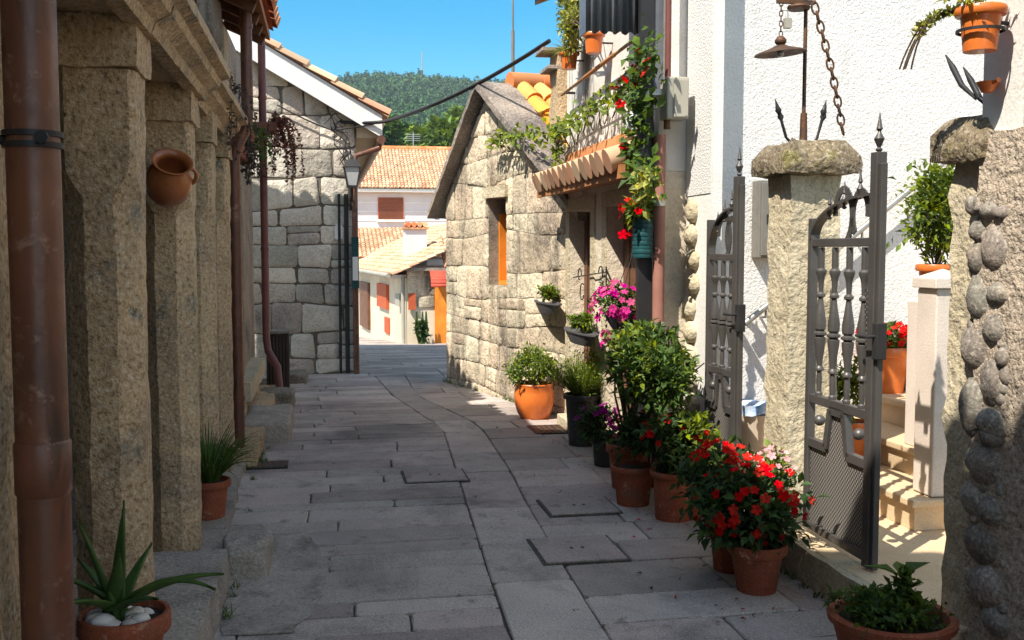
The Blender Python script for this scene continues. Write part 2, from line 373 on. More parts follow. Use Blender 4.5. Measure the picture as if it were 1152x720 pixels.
def masonry(mb, outline, holes, o, eu, ev, en, ch, cw, joint, bulge, rg, wob=.05):
    o, eu, ev, en = Vector(o), Vector(eu), Vector(ev), Vector(en)
    xs = [p[0] for p in outline]; ys = [p[1] for p in outline]; x0, x1, y0, y1 = min(xs), max(xs), min(ys), max(ys)
    def wl(k, x): return noise.noise(Vector((x * .9, k * 7.3, 2.1))) * wob * 1.6
    y = y0; k = 0
    while y < y1:
        h = rg.uniform(*ch); x = x0 - rg.uniform(0, cw[1]) * .5
        while x < x1:
            w = rg.uniform(*cw) * (h / (sum(ch) / 2)) ** .3; j = [rg.uniform(-wob, wob) * .5 for _ in range(4)]
            cells = [[(x, y + wl(k, x)), (x + w, y + wl(k, x + w)), (x + w + j[0], y + h + wl(k+1, x + w)), (x + j[1] * .3, y + h + wl(k+1, x))]]
            if rg.random() < .18 and h > ch[0] * 1.2:
                t = rg.uniform(.35, .65); a, b, c, d = cells[0]
                l = (a[0] + (d[0]-a[0])*t, a[1] + (d[1]-a[1])*t); r2 = (b[0] + (c[0]-b[0])*t, b[1] + (c[1]-b[1])*t)
                cells = [[a, b, r2, l], [l, r2, c, d]]
            for poly in cells:
                n = len(outline)
                for i in range(n):
                    poly = clip(poly, outline[i], outline[(i+1) % n])
                    if len(poly) < 3: break
                if len(poly) < 3: continue
                ps = [poly]
                for hl in holes: ps = [q for p in ps for q in minus_rect(p, hl)]
                for p in ps:
                    if area(p) < .004: continue
                    stone(mb, p, o, eu, ev, en, joint * rg.uniform(.6, 1.8), bulge * rg.uniform(.3, 1.5), rg)
            x += w
        y += h; k += 1
def stone(mb, p, o, eu, ev, en, joint, bulge, rg):
    cx = sum(q[0] for q in p) / len(p); cy = sum(q[1] for q in p) / len(p)
    ring = []
    for i in range(len(p)):            # split edges, then cut the corners a little
        a, b = p[i], p[(i+1) % len(p)]; L = math.hypot(b[0]-a[0], b[1]-a[1])
        if L < .02: continue
        m = max(2, min(6, int(L / .12))); e = min(.16, .03 / L)
        for t in [e] + [q / m for q in range(1, m)] + [1 - e]:
            ring.append((a[0] + (b[0]-a[0])*t, a[1] + (b[1]-a[1])*t))
    n = len(ring)
    if n < 3: return
    def inset(d, z, jt):
        out = []
        for x, y in ring:
            dx, dy = cx - x, cy - y; L = math.hypot(dx, dy) or 1; q = min(d, L * .6)
            x2 = x + dx / L * q + rg.uniform(-jt, jt); y2 = y + dy / L * q + rg.uniform(-jt, jt)
            out.append(o + eu * x2 + ev * y2 + en * (z * rg.uniform(.88, 1.1)))
        return out
    A = inset(joint, -.02, .004); B = inset(joint + .003, bulge * .6, .004); Cc = inset(joint + .018, bulge, .005)
    D = inset(joint + .09, bulge * 1.15, .01)
    fs = []
    for k in range(3): fs += [(k*n + i, k*n + (i+1) % n, (k+1)*n + (i+1) % n, (k+1)*n + i) for i in range(n)]
    vs = A + B + Cc + D + [o + eu*cx + ev*cy + en * bulge * rg.uniform(1.0, 1.25)]
    fs += [(3*n + i, 3*n + (i+1) % n, 4*n) for i in range(n)]
    mb.add(vs, fs)
def tile_roof(mb, o, eu, ev, W, L, tw=.2, tl=.36, seg=6, rg=rnd, hgt=.42):
    o, eu, ev = Vector(o), Vector(eu).normalized(), Vector(ev).normalized(); en = eu.cross(ev)
    if en.z < 0: en = -en
    nc = max(1, int(W / tw)); nr = max(1, int(L / tl)); tw = W / nc; tl = L / nr
    mb.add([o, o + eu*W, o + eu*W + ev*L, o + ev*L], [(0,1,2,3)])
    for i in range(nc):
        for j in range(nr):
            jx = rg.uniform(-.006, .006); vs = []
            for v, rr, lift in ((j*tl - .02, 1., .022 + rg.uniform(0, .012)), ((j+1)*tl + .02, .86, .0)):
                for k in range(seg + 1):
                    a = math.pi * k / seg
                    vs.append(o + eu*((i + .5)*tw + jx - math.cos(a)*tw*.46*rr) + ev*v + en*(math.sin(a)*tw*hgt*rr + lift))
            b = seg + 1
            mb.add(vs, [(k, k+1, b+k+1, b+k) for k in range(seg)])
            vs2 = vs[:b]; mb.add(vs2 + [vs2[0] - en*.0], [tuple(range(b))])

# ================================================================== SETTING
def zg(y):
    if y < 12.6: return 0.0
    if y > 50: return zg(50)
    t = y - 12.6
    return -.065 * (t if t > 1.6 else t * t / 3.2 + t * .5 * 0) if t > 1.6 else -.065 * t * t / 3.2
def lerp(tab, y):
    if y <= tab[0][1]: return tab[0][0]
    for (xa, ya), (xb, yb) in zip(tab, tab[1:]):
        if y <= yb: return xa + (xb - xa) * (y - ya) / (yb - ya)
    return tab[-1][0]
gmb = MB()
ys = [-40, -10, 0, 6, 12, 12.6, 13, 13.4, 13.8, 14.2] + [15 + 2.5*i for i in range(15)] + [60, 90, 150, 700]
xsg = [-500, -60, -10, 0, 10, 60, 500]
for y in ys:
    for x in xsg: gmb.v.append((x, y, zg(y) - (.03 if y < 60 else .3)))
nx = len(xsg)
for j in range(len(ys) - 1):
    for i in range(nx - 1): gmb.f.append((j*nx+i, j*nx+i+1, (j+1)*nx+i+1, (j+1)*nx+i))
solo("ground", gmb, GROUND, kind="structure")
# paving slabs
L2 = [(.72,-3),(.74,4.16),(.84,5.87),(1.03,9.02),(.72,11.2),(.62,13.0)]
L1 = [(1.12,-3),(1.14,4.04),(1.21,5.72),(1.31,7.24),(1.38,9.15),(.98,11.2),(1.0,13.0)]
base = MB(); base.poly([(-.75,-3,-.016),(2.6,-3,-.016),(2.6,12.6,-.016),(-.75,12.6,-.016)])
for a, b in ((12.6, 13), (13, 13.4), (13.4, 13.8), (13.8, 14.2), (14.2, 15), (15, 50)):
    base.poly([(-6, a, zg(a) - .016), (9, a, zg(a) - .016), (9, b, zg(b) - .016), (-6, b, zg(b) - .016)])
solo("street_bed", base, JOINT, kind="structure")
pv = MB(); rp = random.Random(21)
def slab(mb, q, rg, g=.0042, bev=.006):
    cx = sum(p[0] for p in q) / 4; cy = sum(p[1] for p in q) / 4
    dz = rg.uniform(-.003, .003); tx, ty = rg.uniform(-.004, .004), rg.uniform(-.004, .004)
    ring = []
    for i in range(4):
        a, b = q[i], q[(i+1) % 4]; L = math.hypot(b[0]-a[0], b[1]-a[1]); m = max(2, int(L / .16))
        for t in [min(.2, .02 / max(L, .01))] + [k / m for k in range(1, m)] + [1 - min(.2, .02 / max(L, .01))]:
            ring.append((a[0] + (b[0]-a[0])*t, a[1] + (b[1]-a[1])*t))
    def ins(d, z):
        out = []
        for x, y in ring:
            sx = 1 if x < cx else -1; sy = 1 if y < cy else -1
            dx, dy = cx - x, cy - y; L = math.hypot(dx, dy) or 1
            wx = min(abs(dx), d) * sx * (abs(dx) > .02); wy = min(abs(dy), d) * sy * (abs(dy) > .02)
            x2, y2 = x + wx * .8 + rg.uniform(-.003, .003), y + wy * .8 + rg.uniform(-.003, .003)
            out.append((x2, y2, zg(y2) + z + dz + tx*(x2-cx) + ty*(y2-cy)))
        return out
    n = len(ring); A = ins(g, -.02); B = ins(g + .001, -bev); Cc = ins(g + .008, 0)
    mb.add(A + B + Cc, [(k*n+i, k*n+(i+1) % n, (k+1)*n+(i+1) % n, (k+1)*n+i) for k in range(2) for i in range(n)] + [tuple(range(2*n, 3*n))])
def strip(fl, fr, y0, y1, dep, wid, rg):
    y = y0
    while y < y1 - .1:
        d = rg.uniform(*dep); 
        if y1 - (y + d) < dep[0] * .6: d = y1 - y
        ya, yb = y, y + d; s0 = rg.uniform(-.02, .02)
        la, ra, lb, rb = fl(ya), fr(ya), fl(yb), fr(yb)
        W = ra - la; cuts = [0]; x = rg.uniform(*wid) * rg.uniform(.4, 1)
        while x < W - wid[0] * .6: cuts.append(x / W); x += rg.uniform(*wid)
        cuts.append(1)
        for a, b in zip(cuts, cuts[1:]):
            ja = rg.uniform(-.015, .015)
            slab(pv, [(la + W*a, ya), (la + W*b, ya), (lb + (rb-lb)*b, yb), (lb + (rb-lb)*a, yb)], rg)
        y = yb
strip(lambda y: -.62, lambda y: lerp(L2, y), -1.5, 13.0, (.16, .31), (.55, 1.6), rp)
strip(lambda y: lerp(L2, y), lambda y: lerp(L1, y), -1.5, 13.0, (.5, 1.05), (.9, 1.5), rp)
strip(lambda y: lerp(L1, y), lambda y: 2.5, -1.5, 13.0, (.26, .52), (.55, 1.0), rp)
strip(lambda y: -2.0, lambda y: 8.5, 13.0, 46, (.35, .6), (.7, 1.6), rp)
solo("street_paving", pv, PAVE, kind="structure")
cp = MB()
pts = [gz(*p) for p in ((243,690),(246,655),(300,608),(345,600),(372,640),(352,690),(330,712),(250,716))]
fine = []
for i_ in range(len(pts)):
    p, q = pts[i_], pts[(i_ + 1) % len(pts)]
    for k_ in range(9): w_ = p.lerp(q, k_ / 9); fine.append((w_.x + .05 * noise.noise(w_ * 7), w_.y + .05 * noise.noise(w_ * 7 + Vector((9, 4, 0))), .001))
cp.prism(fine, (0, 0, .005))
solo("street_cement", cp, CEMENT, kind="structure")
# hidden-line lids in the paving
def cover(px, py0, px1, py1, label, m=PAVE):
    a = gz(px, py1); b = gz(px1, py1); c = gz(px1, py0); d = gz(px, py0)
    x0, x1 = (a.x + d.x) / 2, (b.x + c.x) / 2; y0, y1 = (a.y + b.y) / 2, (c.y + d.y) / 2
    t = thing("access_cover", label, "access cover", ((x0+x1)/2, (y0+y1)/2, .004), "stone access covers in the street")
    fr = MB(); fr.box(x0-.016, x1+.016, y0-.016, y1+.016, -.004, .008); part("frame", fr, JOINT, t)
    lid = MB(); lid.box(x0, x1, y0, y1, .004, .016); l = part("lid", lid, m, t, bevel=.004)
    for s in (-.03, .03):
        hm = MB(); hm.box((x0+x1)/2 + s - .008, (x0+x1)/2 + s + .008, (y0+y1)/2 - .012, (y0+y1)/2 + .012, .0165, .018); part("lifting_hole", hm, DARK, l)
cover(603, 606, 695, 634, "large stone access cover in front of the two terracotta pots")
cover(612, 562, 690, 580, "stone access cover beside the dark purple flower pot")
cover(455, 530, 523, 543, "narrow stone access cover in the middle of the street")
def grate(p0, p1, label):
    t = thing("drain_grate", label, "drain", ((p0.x+p1.x)/2, (p0.y+p1.y)/2, .004), "drain grates")
    f = MB(); f.box(p0.x, p1.x, p0.y, p1.y, -.004, .010); part("frame", f, BLACK, t)
    b = MB(); k = 9
    for i in range(k):
        x = p0.x + (p1.x - p0.x) * (i + .3) / k; b.box(x, x + (p1.x-p0.x)/k*.5, p0.y + .02, p1.y - .02, .0105, .014)
    part("bars", b, RUST, t)
grate(gz(268, 529), gz(325, 519), "dark drain grate at the foot of the brown drainpipe")
grate(gz(603, 489), gz(648, 478), "dark drain grate between orange pot and black planter")

wd_ = MB(); rww = random.Random(55)
def tuft(x, y, n, L):
    for _ in range(n): blade(wd_, (x + rww.gauss(0,.015), y + rww.gauss(0,.015), zg(y) - .005), (rww.uniform(-1,1), rww.uniform(-1,1), 1.3), L*rww.uniform(.4,1), .006, rww.uniform(.3,1.5), rww, 4)
for _ in range(46): yy = rww.uniform(4.0, 12.5); tuft(-.44 - .02*(yy-4) + rww.uniform(-.02,.03) if yy < 7.6 else -.48 + rww.uniform(-.02, .03), yy, rww.randrange(5, 14), rww.uniform(.03, .09))
for _ in range(40): yy = rww.uniform(3.7, 9.0); tuft(2.22 if yy < 6 else 2.17, yy, rww.randrange(4, 12), rww.uniform(.03, .09))
for _ in range(26): q_ = rww.random(); tuft(1.45 + .9*q_ - .03, 12.26 - 3.15*q_, rww.randrange(4, 12), rww.uniform(.04, .1))
for _ in range(30): tuft(rww.uniform(-.3, .3) + rww.choice((lerp(L1, 6), lerp(L2, 6), -.2)) * 1.0, rww.uniform(3.6, 11), rww.randrange(2, 5), .025)
solo("weeds", wd_, L_MID, kind="stuff")

# ================================================================== LEFT: ARCADE HOUSE
AX = -.64
ar = thing("arcade_house", "weathered granite arcade house with chamfered pillars and moulded cornice", "house", (-1.6, 3, 0))
def pillar(y1, z0, ztop=2.22, w=.25, mb=None):
    mb = MB(); x1, x0 = AX, AX - w; y0 = y1 - w; c = .075; hz = ztop - .42
    def ring(z, ch):
        return [(x0+ch,y0,z),(x1-ch,y0,z),(x1,y0+ch,z),(x1,y1-ch,z),(x1-ch,y1,z),(x0+ch,y1,z),(x0,y1-ch,z),(x0,y0+ch,z)]
    rings = [ring(z0, .03), ring(z0 + .02, c), ring(hz - .03, c), ring(hz + .07, .022), ring(ztop - .17, .018), ring(ztop - .16, .03), ring(ztop - .15, .018), ring(ztop, .018)]
    vs = [p for r_ in rings for p in r_]
    fs = [(k*8+i, k*8+(i+1) % 8, (k+1)*8+(i+1) % 8, (k+1)*8+i) for k in range(len(rings)-1) for i in range(8)] + [tuple(range(8))[::-1], tuple(range(len(vs)-8, len(vs)))]
    mb.add(vs, fs); return mb
for y1, z0 in ((4.02, .2), (5.52, .03), (6.5, .03), (7.5, .03)):
    part("pillar", pillar(y1, z0), GRAN, ar, 32, (.05, .008, 9))
    cb = MB(); cb.box(AX - .29, AX + .015, y1 - .28, y1 + .03, 2.222, 2.4); part("capital", cb, GRAN, ar, 50, (.06, .010, 8))
pm = MB(); pm.box(-1.15, -.7, 2.2, 2.62, .2, 2.4); part("pillar", pm, GRAN, ar, 50, (.07, .012, 7))
bm_ = MB(); bm_.box(-.96, -.66, 1.2, 7.55, 2.402, 2.62); part("beam", bm_, GRAN, ar, 50, (.09, .008, 6))
def cornice(y0, y1, dx):
    m = MB(); pr = [(-.66, 2.37), (-.60, 2.37), (-.585, 2.41), (-.53, 2.44), (-.52, 2.475), (-.475, 2.49), (-.475, 2.535), (-.66, 2.55)]
    m.prism([(x + dx, y0, z) for x, z in pr][::-1], (0, y1 - y0, 0)); return m
part("cornice", cornice(1.2, 3.9, 0), GRAN, ar, 40, (.08, .003, 9))
part("cornice", cornice(3.91, 5.62, .004), GRAN, ar, 40, (.08, .003, 9))
part("cornice", cornice(5.63, 7.62, -.05), GRAN, ar, 40, (.08, .003, 9))
def kerbstone(x0, x1, y0, y1, z, nm="plinth", m=KERB):
    b = MB(); b.box(x0, x1, y0, y1, -.05, z); part(nm, b, m, ar, 50, (.07, .016, 5))
kerbstone(-1.35, -.46, 2.0, 3.55, .2); kerbstone(-1.35, -.46, 3.565, 4.86, .2)
kerbstone(-1.35, -.52, 4.875, 5.7, .07); kerbstone(-1.35, -.55, 5.715, 6.6, .07); kerbstone(-1.35, -.58, 6.615, 7.6, .06)
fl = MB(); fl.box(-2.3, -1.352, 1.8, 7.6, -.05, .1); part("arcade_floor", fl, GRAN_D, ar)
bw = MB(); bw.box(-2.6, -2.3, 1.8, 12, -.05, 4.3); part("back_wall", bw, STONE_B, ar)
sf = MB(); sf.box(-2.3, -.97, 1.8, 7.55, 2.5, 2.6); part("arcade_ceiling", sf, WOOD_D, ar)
dr = MB(); dr.box(-2.299, -2.24, 5.6, 6.6, .1, 2.0); d_ = part("door", dr, WOOD_B, ar)
dg = MB(); dg.box(-2.238, -2.22, 5.75, 6.45, .9, 1.9); part("door_glass", dg, GLASS, d_)
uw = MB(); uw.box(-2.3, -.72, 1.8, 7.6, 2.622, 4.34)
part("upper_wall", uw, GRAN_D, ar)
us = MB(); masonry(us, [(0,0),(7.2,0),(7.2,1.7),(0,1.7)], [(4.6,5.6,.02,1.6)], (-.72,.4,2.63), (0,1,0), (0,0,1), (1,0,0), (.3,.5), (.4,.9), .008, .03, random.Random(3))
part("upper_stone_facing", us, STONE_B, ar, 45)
ew = MB(); ew.box(-2.5, -2.31, 1.77, 1.798, 0, 4.3); part("end_wall", ew, GRAN_D, ar)
rf = MB(); tile_roof(rf, (-.42, 1.85, 4.46), (0,1,0), (-1,0,.4), 4.7, 2.3); r_ = part("roof", rf, TILE, ar, 40)
rd = MB(); rd.prism([(-.44,1.86,4.39),(-2.7,1.86,5.29),(-2.7,1.86,5.34),(-.44,1.86,4.44)], (0,4.68,0)); part("roof_boards", rd, WOOD_D, r_)
# window grille above the cornice
wl = MB(); wl.box(-.74, -.716, 5.02, 5.98, 2.66, 4.2); wlo = part("window", wl, DARK, ar)
lg = MB()
for i in range(14):
    for s in (1, -1):
        a = Vector((-.665, 5.02 + .96 * (i / 13), 2.68)); 
for i in range(-10, 10):
    for s in (1, -1):
        p0 = None
        seg = []
        for t in range(0, 41):
            z = 2.68 + 1.5 * t / 40; y = 5.5 + i * .11 + s * (z - 3.4) * .6
            if 5.02 <= y <= 5.98: seg.append((-.665 + s * .003, y, z))
        if len(seg) > 1: lg.bar(seg[0], seg[-1], .014, .005, (1,0,0))
part("lattice", lg, PIPE_R, wlo)
# taller neighbour behind the viewpoint (its roof shades the right of the street)
nb = thing("near_house", "tall granite house at the near left edge of the street", "house", (-2, -3, 0))
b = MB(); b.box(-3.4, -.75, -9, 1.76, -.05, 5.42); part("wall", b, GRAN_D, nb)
b = MB(); tile_roof(b, (-.40, -9.1, 5.52), (0,1,0), (-1,0,.4), 10.9, 3); part("roof", b, TILE, nb, 40)
b = MB(); b.prism([(-.42,-9.1,5.42),(-3.5,-9.1,6.62),(-3.5,-9.1,6.67),(-.42,-9.1,5.48)], (0,10.9,0)); part("roof_boards", b, WOOD_D, nb)

# ------------------------------------------------------------------ second house of the left row
h2 = thing("terrace_house", "narrow plastered house with red tiled eaves beyond the arcade", "house", (-1.6, 9.8, 0))
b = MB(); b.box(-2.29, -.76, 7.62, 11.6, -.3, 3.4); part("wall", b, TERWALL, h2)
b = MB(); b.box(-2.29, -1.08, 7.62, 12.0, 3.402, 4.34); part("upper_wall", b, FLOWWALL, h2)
b = MB(); b.box(-.76, -.68, 7.7, 8.02, .3, 3.2); part("pilaster", b, GRAN_L, h2, 50, (.08, .008, 7))
b = MB(); b.box(-.76, -.70, 8.5, 8.72, .3, 3.0); part("pilaster", b, GRAN, h2, 50, (.08, .008, 7))
b = MB(); b.box(-.77, -.72, 9.2, 9.5, .3, 2.9); part("pilaster", b, GRAN_D, h2, 50, (.08, .008, 7))
for y in (8.08, 9.6):
    b = MB(); b.box(-.765, -.752, y, y + .38, .35, 2.2); d_ = part("door", b, WOOD_D, h2)
b = MB(); tile_roof(b, (-.38, 6.6, 3.38), (0,1,0), (-1,0,.42), 2.15, 1.6, .19, .34); r_ = part("roof", b, TILE, h2, 40)
b = MB(); b.prism([(-.41,6.62,3.30),(-1.8,6.62,3.884),(-1.8,6.62,3.944),(-.41,6.62,3.36)], (0,2.12,0)); part("roof_boards", b, WOOD_T, r_)
for i in range(6):
    y = 6.7 + i * .38; b = MB(); b.bar((-.45, y, 3.275), (-.76, y, 3.405), .06, .08); part("rafter", b, WOOD_B, h2)
b = MB(); tile_roof(b, (-1.0, 8.6, 4.4), (0,1,0), (-1,0,.42), 3.6, 1.6, .19, .34); r_ = part("roof", b, TILE, h2, 40)
b = MB(); b.prism([(-1.03,8.6,4.3),(-2.6,8.6,4.96),(-2.6,8.6,5.02),(-1.03,8.6,4.37)], (0,3.6,0)); part("roof_boards", b, WOOD_T, r_)
b = MB(); tile_roof(b, (-1.0, 12.3, 4.4), (-1,0,0), (0,-1,.42), 2.2, .8, .19, .34); part("hip_tiles", b, TILE, r_, 40)
b = MB(); b.box(-1.3, -.5, 7.62, 11.2, -.05, .14); part("doorstep_kerb", b, GRAN, h2, 50, (.1, .02, 4))

def rock(name, px0, px1, py, h, dep, label, m=MOSSROCK, cat="stone step", grp=None, amp=.03, sq=.2):
    a = gz(px0, py); c = gz(px1, py); y = (a.y + c.y) / 2
    b = MB(); b.box(a.x, c.x, y, y + dep, -.03, h)
    b = MB(); cx, cy = (a.x + c.x)/2, y + dep/2; hx, hy = (c.x - a.x)/2, dep/2; n1, n2 = 28, 14
    for i in range(n2 + 1):
        ph = math.pi/2 * (1 - i/n2) - (0.25 if i == n2 else 0)
        for k in range(n1):
            aa = 2*math.pi*k/n1; ca, sa = math.cos(aa), math.sin(aa); e = sq
            sg = lambda v, e_: math.copysign(abs(v) ** e_, v)
            b.v.append((cx + hx*sg(ca, e)*sg(math.cos(ph), sq*.9)*1.04, cy + hy*sg(sa, e)*sg(math.cos(ph), sq*.9)*1.04, h*sg(math.sin(ph), sq)))
    for i in range(n2):
        for k in range(n1): b.f.append((i*n1+k, (i+1)*n1+k, (i+1)*n1+(k+1) % n1, i*n1+(k+1) % n1))
    o = solo(name, b, m, label, cat, smooth=60, rough=(.07, amp, 5), group=grp); return o
rock("stone_block", 250, 303, 652, .17, .42, "rough broken granite block standing on the street by the kerb", KERB, "stone block", amp=.03, sq=.3)
rock("stone_step", 272, 326, 497, .17, 1.0, "broad worn stone step just beyond the brown drainpipe", KERB, amp=.02, sq=.16)
rock("stone_step", 292, 330, 459, .15, .5, "mossy edged stone step in front of the dark slatted bin", MOSSROCK)
rock("stone_step", 304, 345, 432, .12, .5, "small mossy stone at the foot of the rubble house", MOSSROCK)
b = MB(); b.box(-.98, -.62, 8.95, 11.0, .30, .46); b.box(-.95, -.68, 9.0, 9.3, .1, .3); b.box(-.95, -.68, 10.5, 10.9, .1, .3)
solo("stone_bench", b, GRAN_L, "pale granite ledge bench along the wall beside the thin red pipe", "bench", smooth=50, rough=(.08, .014, 6))

# ------------------------------------------------------------------ drainpipes on the left
def bracket(mb, p, r, h=.035): mb.lathe([(r, -h/2), (r + .007, -h/2), (r + .007, h/2), (r, h/2)], p, 20)
t = thing("drainpipe", "thick brown metal drainpipe closest to the viewer, strapped to granite pier", "drainpipe", (-.62, 2.42, .2))
p_ = gx(35, 100, -.615); P0 = Vector((-.615, p_.y, 0))
b = MB(); b.tube([(P0.x, P0.y, .2), (P0.x, P0.y, 4)], .055, 24); part("pipe", b, PIPE, t, 40)
b = MB(); pz = gx(35, 157, -.615).z
for dz in (-.012, .012): bracket(b, (P0.x, P0.y, pz + dz), .055, .012)
b.box(-.72, -.6, P0.y - .01, P0.y + .01, pz - .01, pz + .01); b.tube([(P0.x + .035, P0.y - .06, pz), (P0.x + .035, P0.y - .075, pz)], .014, 8)
part("clamp", b, BLACK, t, 40)
b = MB(); b.lathe([(.0555,-.06),(.059,-.055),(.059,.055),(.0555,.06)], (P0.x, P0.y, 1.12), 24); part("sleeve", b, PIPE, t, 40)
t = thing("drainpipe", "brown drainpipe bending round the cornice beyond the last pillar", "drainpipe", (-.6, 7.72, 0))
q = gz(268, 525); xb, yb = -.63, 7.72
b = MB(); b.tube([(xb,yb,0), (xb,yb,2.25), (xb+.015,yb,2.33), (xb+.085,yb,2.47), (xb+.10,yb,2.56), (xb+.10,yb,3.33)], .042, 16); part("pipe", b, PIPE, t, 50)
for p_ in ((xb,yb,1.9), (xb+.1,yb,3.2), (xb,yb,.5)): b = MB(); bracket(b, p_, .042); part("clamp", b, PIPE, t, 40)
t = thing("drainpipe", "thin dark red drainpipe beside the rubble house, ending in an elbow", "drainpipe", (-.6, 11.3, 0))
b = MB(); b.tube([(-.98,11.3,4.28), (-.66,11.3,4.1), (-.62,11.3,3.9), (-.62,11.3,.62), (-.60,11.28,.5), (-.5,11.1,.35), (-.47,11.05,.05)], .04, 14); part("pipe", b, PIPE_R, t, 50)
for z in (3.2, 1.6): b = MB(); bracket(b, (-.62,11.3,z), .04); part("clamp", b, PIPE_R, t, 40)
# slatted bin
q = gz(313, 437); t = thing("slatted_bin", "dark ribbed metal bin standing against the rubble house", "bin", (q.x, q.y, 0))
b = MB(); b.box(q.x-.11, q.x+.11, q.y-.1, q.y+.1, .03, .62); part("body", b, DARK, t)
b = MB()
for i in range(7): x = q.x - .11 + .22 * i / 6; b.box(x-.01, x+.01, q.y-.125, q.y-.102, .02, .64)
for i in range(7): y = q.y - .1 + .2 * i / 6; b.box(q.x+.112, q.x+.13, y-.01, y+.01, .02, .64)
part("slats", b, WOOD_D, t)
b = MB(); b.box(q.x-.13, q.x+.14, q.y-.14, q.y+.12, .645, .67); part("lid", b, GRAN_D, t)

# clay jug on the second pillar
c = gy(190, 205, 5.06); t = thing("clay_jug", "round brown glazed clay jug fixed to a granite pillar", "jug", c)
M = Matrix.Rotation(R(42), 3, 'X') @ Matrix.Rotation(R(14), 3, 'Y')
b = MB(); b.lathe([(0,-.105),(.06,-.105),(.095,-.06),(.108,0),(.10,.05),(.078,.09),(.074,.1),(.09,.118),(.094,.125),(.086,.126),(.066,.105),(.07,.085),(.09,.03),(.07,-.06),(0,-.09)], c, 32, M); part("body", b, GLAZED, t, 60)
b = MB(); b.tube([c + M @ Vector((.088 + .028*math.sin(a), 0, .06 + .045*math.cos(a))) for a in [math.pi*i/8 for i in range(9)]], .01, 8); part("handle", b, GLAZED, t, 60)
b = MB(); b.tube([c + Vector((0,.08,.0)), c + Vector((0,.16,0))], .012, 8); part("mount", b, BLACK, t, 40)

# aloe pot
c = Vector((gz(140, 690, .42).x, gz(140, 690, .42).y, .2)); t = thing("aloe_pot", "terracotta pot of white pebbles with a spiky aloe plant by the pillars", "potted plant", c)
pot(t, c, .14, .095, .225, TERRA, .3); ra = random.Random(5)
b = MB()
for _ in range(15):
    a = ra.random()*6.28; r = .095*ra.random()**.6; b.ball(c + Vector((r*math.cos(a), r*math.sin(a), .205 + ra.random()*.015)), ra.uniform(.022,.036), (1.2,1,.7), 9, 6, .05, ra)
part("pebbles", b, PEBW, t, 60)
b = MB()
for d, L, W, dr_ in (((.6,-.3,.75),.42,.05,1.15), ((.75,-.1,.55),.40,.055,.6), ((-.25,-.1,1),.36,.05,.1), ((.05,.1,1),.40,.045,.0), ((.5,-.55,.5),.30,.05,.4),
                     ((-.6,-.3,.8),.30,.05,.5), ((-.5,.3,.8),.26,.045,.4), ((.3,.4,.9),.26,.045,.4), ((-.3,-.7,.6),.3,.055,.5), ((.15,-.4,.95),.3,.05,.2)):
    blade(b, c + Vector((ra.uniform(-.02,.02) - .02, ra.uniform(-.02,.02), .21)), d, L * .95, W * 1.4, dr_ * 1.15, ra, 10)
o = part("leaves", b, L_ALOE, t, 60); s_ = o.modifiers.new("solid", 'SOLIDIFY'); s_.thickness = .008
# grass pot
c = Vector((-.66, 5.98, .07)); t = thing("grass_pot", "terracotta pot with long drooping grassy leaves behind the second pillar", "potted plant", c)
pot(t, c, .12, .085, .22, TERRA, .2)
b = MB()
for i in range(300):
    a = ra.random()*6.28; blade(b, c + Vector((.05*math.cos(a), .05*math.sin(a), .21)), (math.cos(a)*ra.uniform(.2,1), math.sin(a)*ra.uniform(.2,1), 1.2), ra.uniform(.25,.42), .011, ra.uniform(.8,2.0), ra, 6)
part("leaves", b, L_MID, t)
# hanging plants above the left pipes
def trail(name, label, anchor, n, L, m, size, rg, spread=(.05,.2), cat="hanging plant", body=None, bodym=None, fl=None, fm=None, dens=26):
    anchor = Vector(anchor); t = thing(name, label, cat, anchor); b = MB(); s_ = MB()
    for _ in range(n):
        p = anchor + Vector((rg.uniform(-1,1)*spread[0], rg.uniform(-1,1)*spread[1], rg.uniform(-.02,.05))); pts = [p.copy()]; l = L*rg.uniform(.4,1)
        d = Vector((rg.uniform(-.1,.35), rg.uniform(-.35,.35), .25))
        for i in range(8):
            p = p + d.normalized()*l/8; d += Vector((rg.uniform(-.15,.12), rg.uniform(-.2,.2), -.45)); pts.append(p.copy())
        s_.tube(pts, .0025, 4)
        for i in range(int(dens*l/.4)):
            q = pts[rg.randrange(len(pts)-1)].lerp(pts[rg.randrange(1, len(pts))], .1); k = rg.randrange(len(pts)-1); q = pts[k].lerp(pts[k+1], rg.random())
            s = size*rg.uniform(.6,1.3); one_leaf(b, q, (unit(rg)+Vector((0,0,-.3))).normalized(), unit(rg), s, s*.55)
    part("foliage", b, m, t); part("stems", s_, TRUNK, t)
    if body:
        body(t)
    return t
def trough(y0, y1, x0, x1, z0, z1, m):
    def f(t):
        b = MB(); b.box(x0, x1, y0, y1, z0, z1); part("trough", b, m, t, bevel=.01)
    return f
trail("trailing_plant", "thin trailing creeper hanging from the cornice over the last pillar", (-.54, 6.9, 2.58), 7, .65, L_SUCC, .028, ra, (.01,.5), dens=30)
trail("trailing_plant", "purple grey succulent spilling down behind the brown pipe bend", (-.62, 8.4, 2.42), 12, .45, L_SUCC, .05, ra, (.05,.3), body=trough(7.95,8.9,-.75,-.6,2.3,2.44,TERRA))
trail("trailing_plant", "green bushy creeper on the narrow plastered house", (-.62, 9.6, 2.65), 14, .5, L_MID, .045, ra, (.06,.3), body=trough(9.2,10.0,-.75,-.6,2.52,2.66,TERRA))
trail("trailing_plant", "rusty red dried creeper hanging beside the red drainpipe", (-.48, 11.2, 2.9), 20, .85, L_DRY, .04, ra, (.04,.07), dens=44, body=trough(11.05,11.4,-.75,-.48,2.82,2.92,WOOD_B))

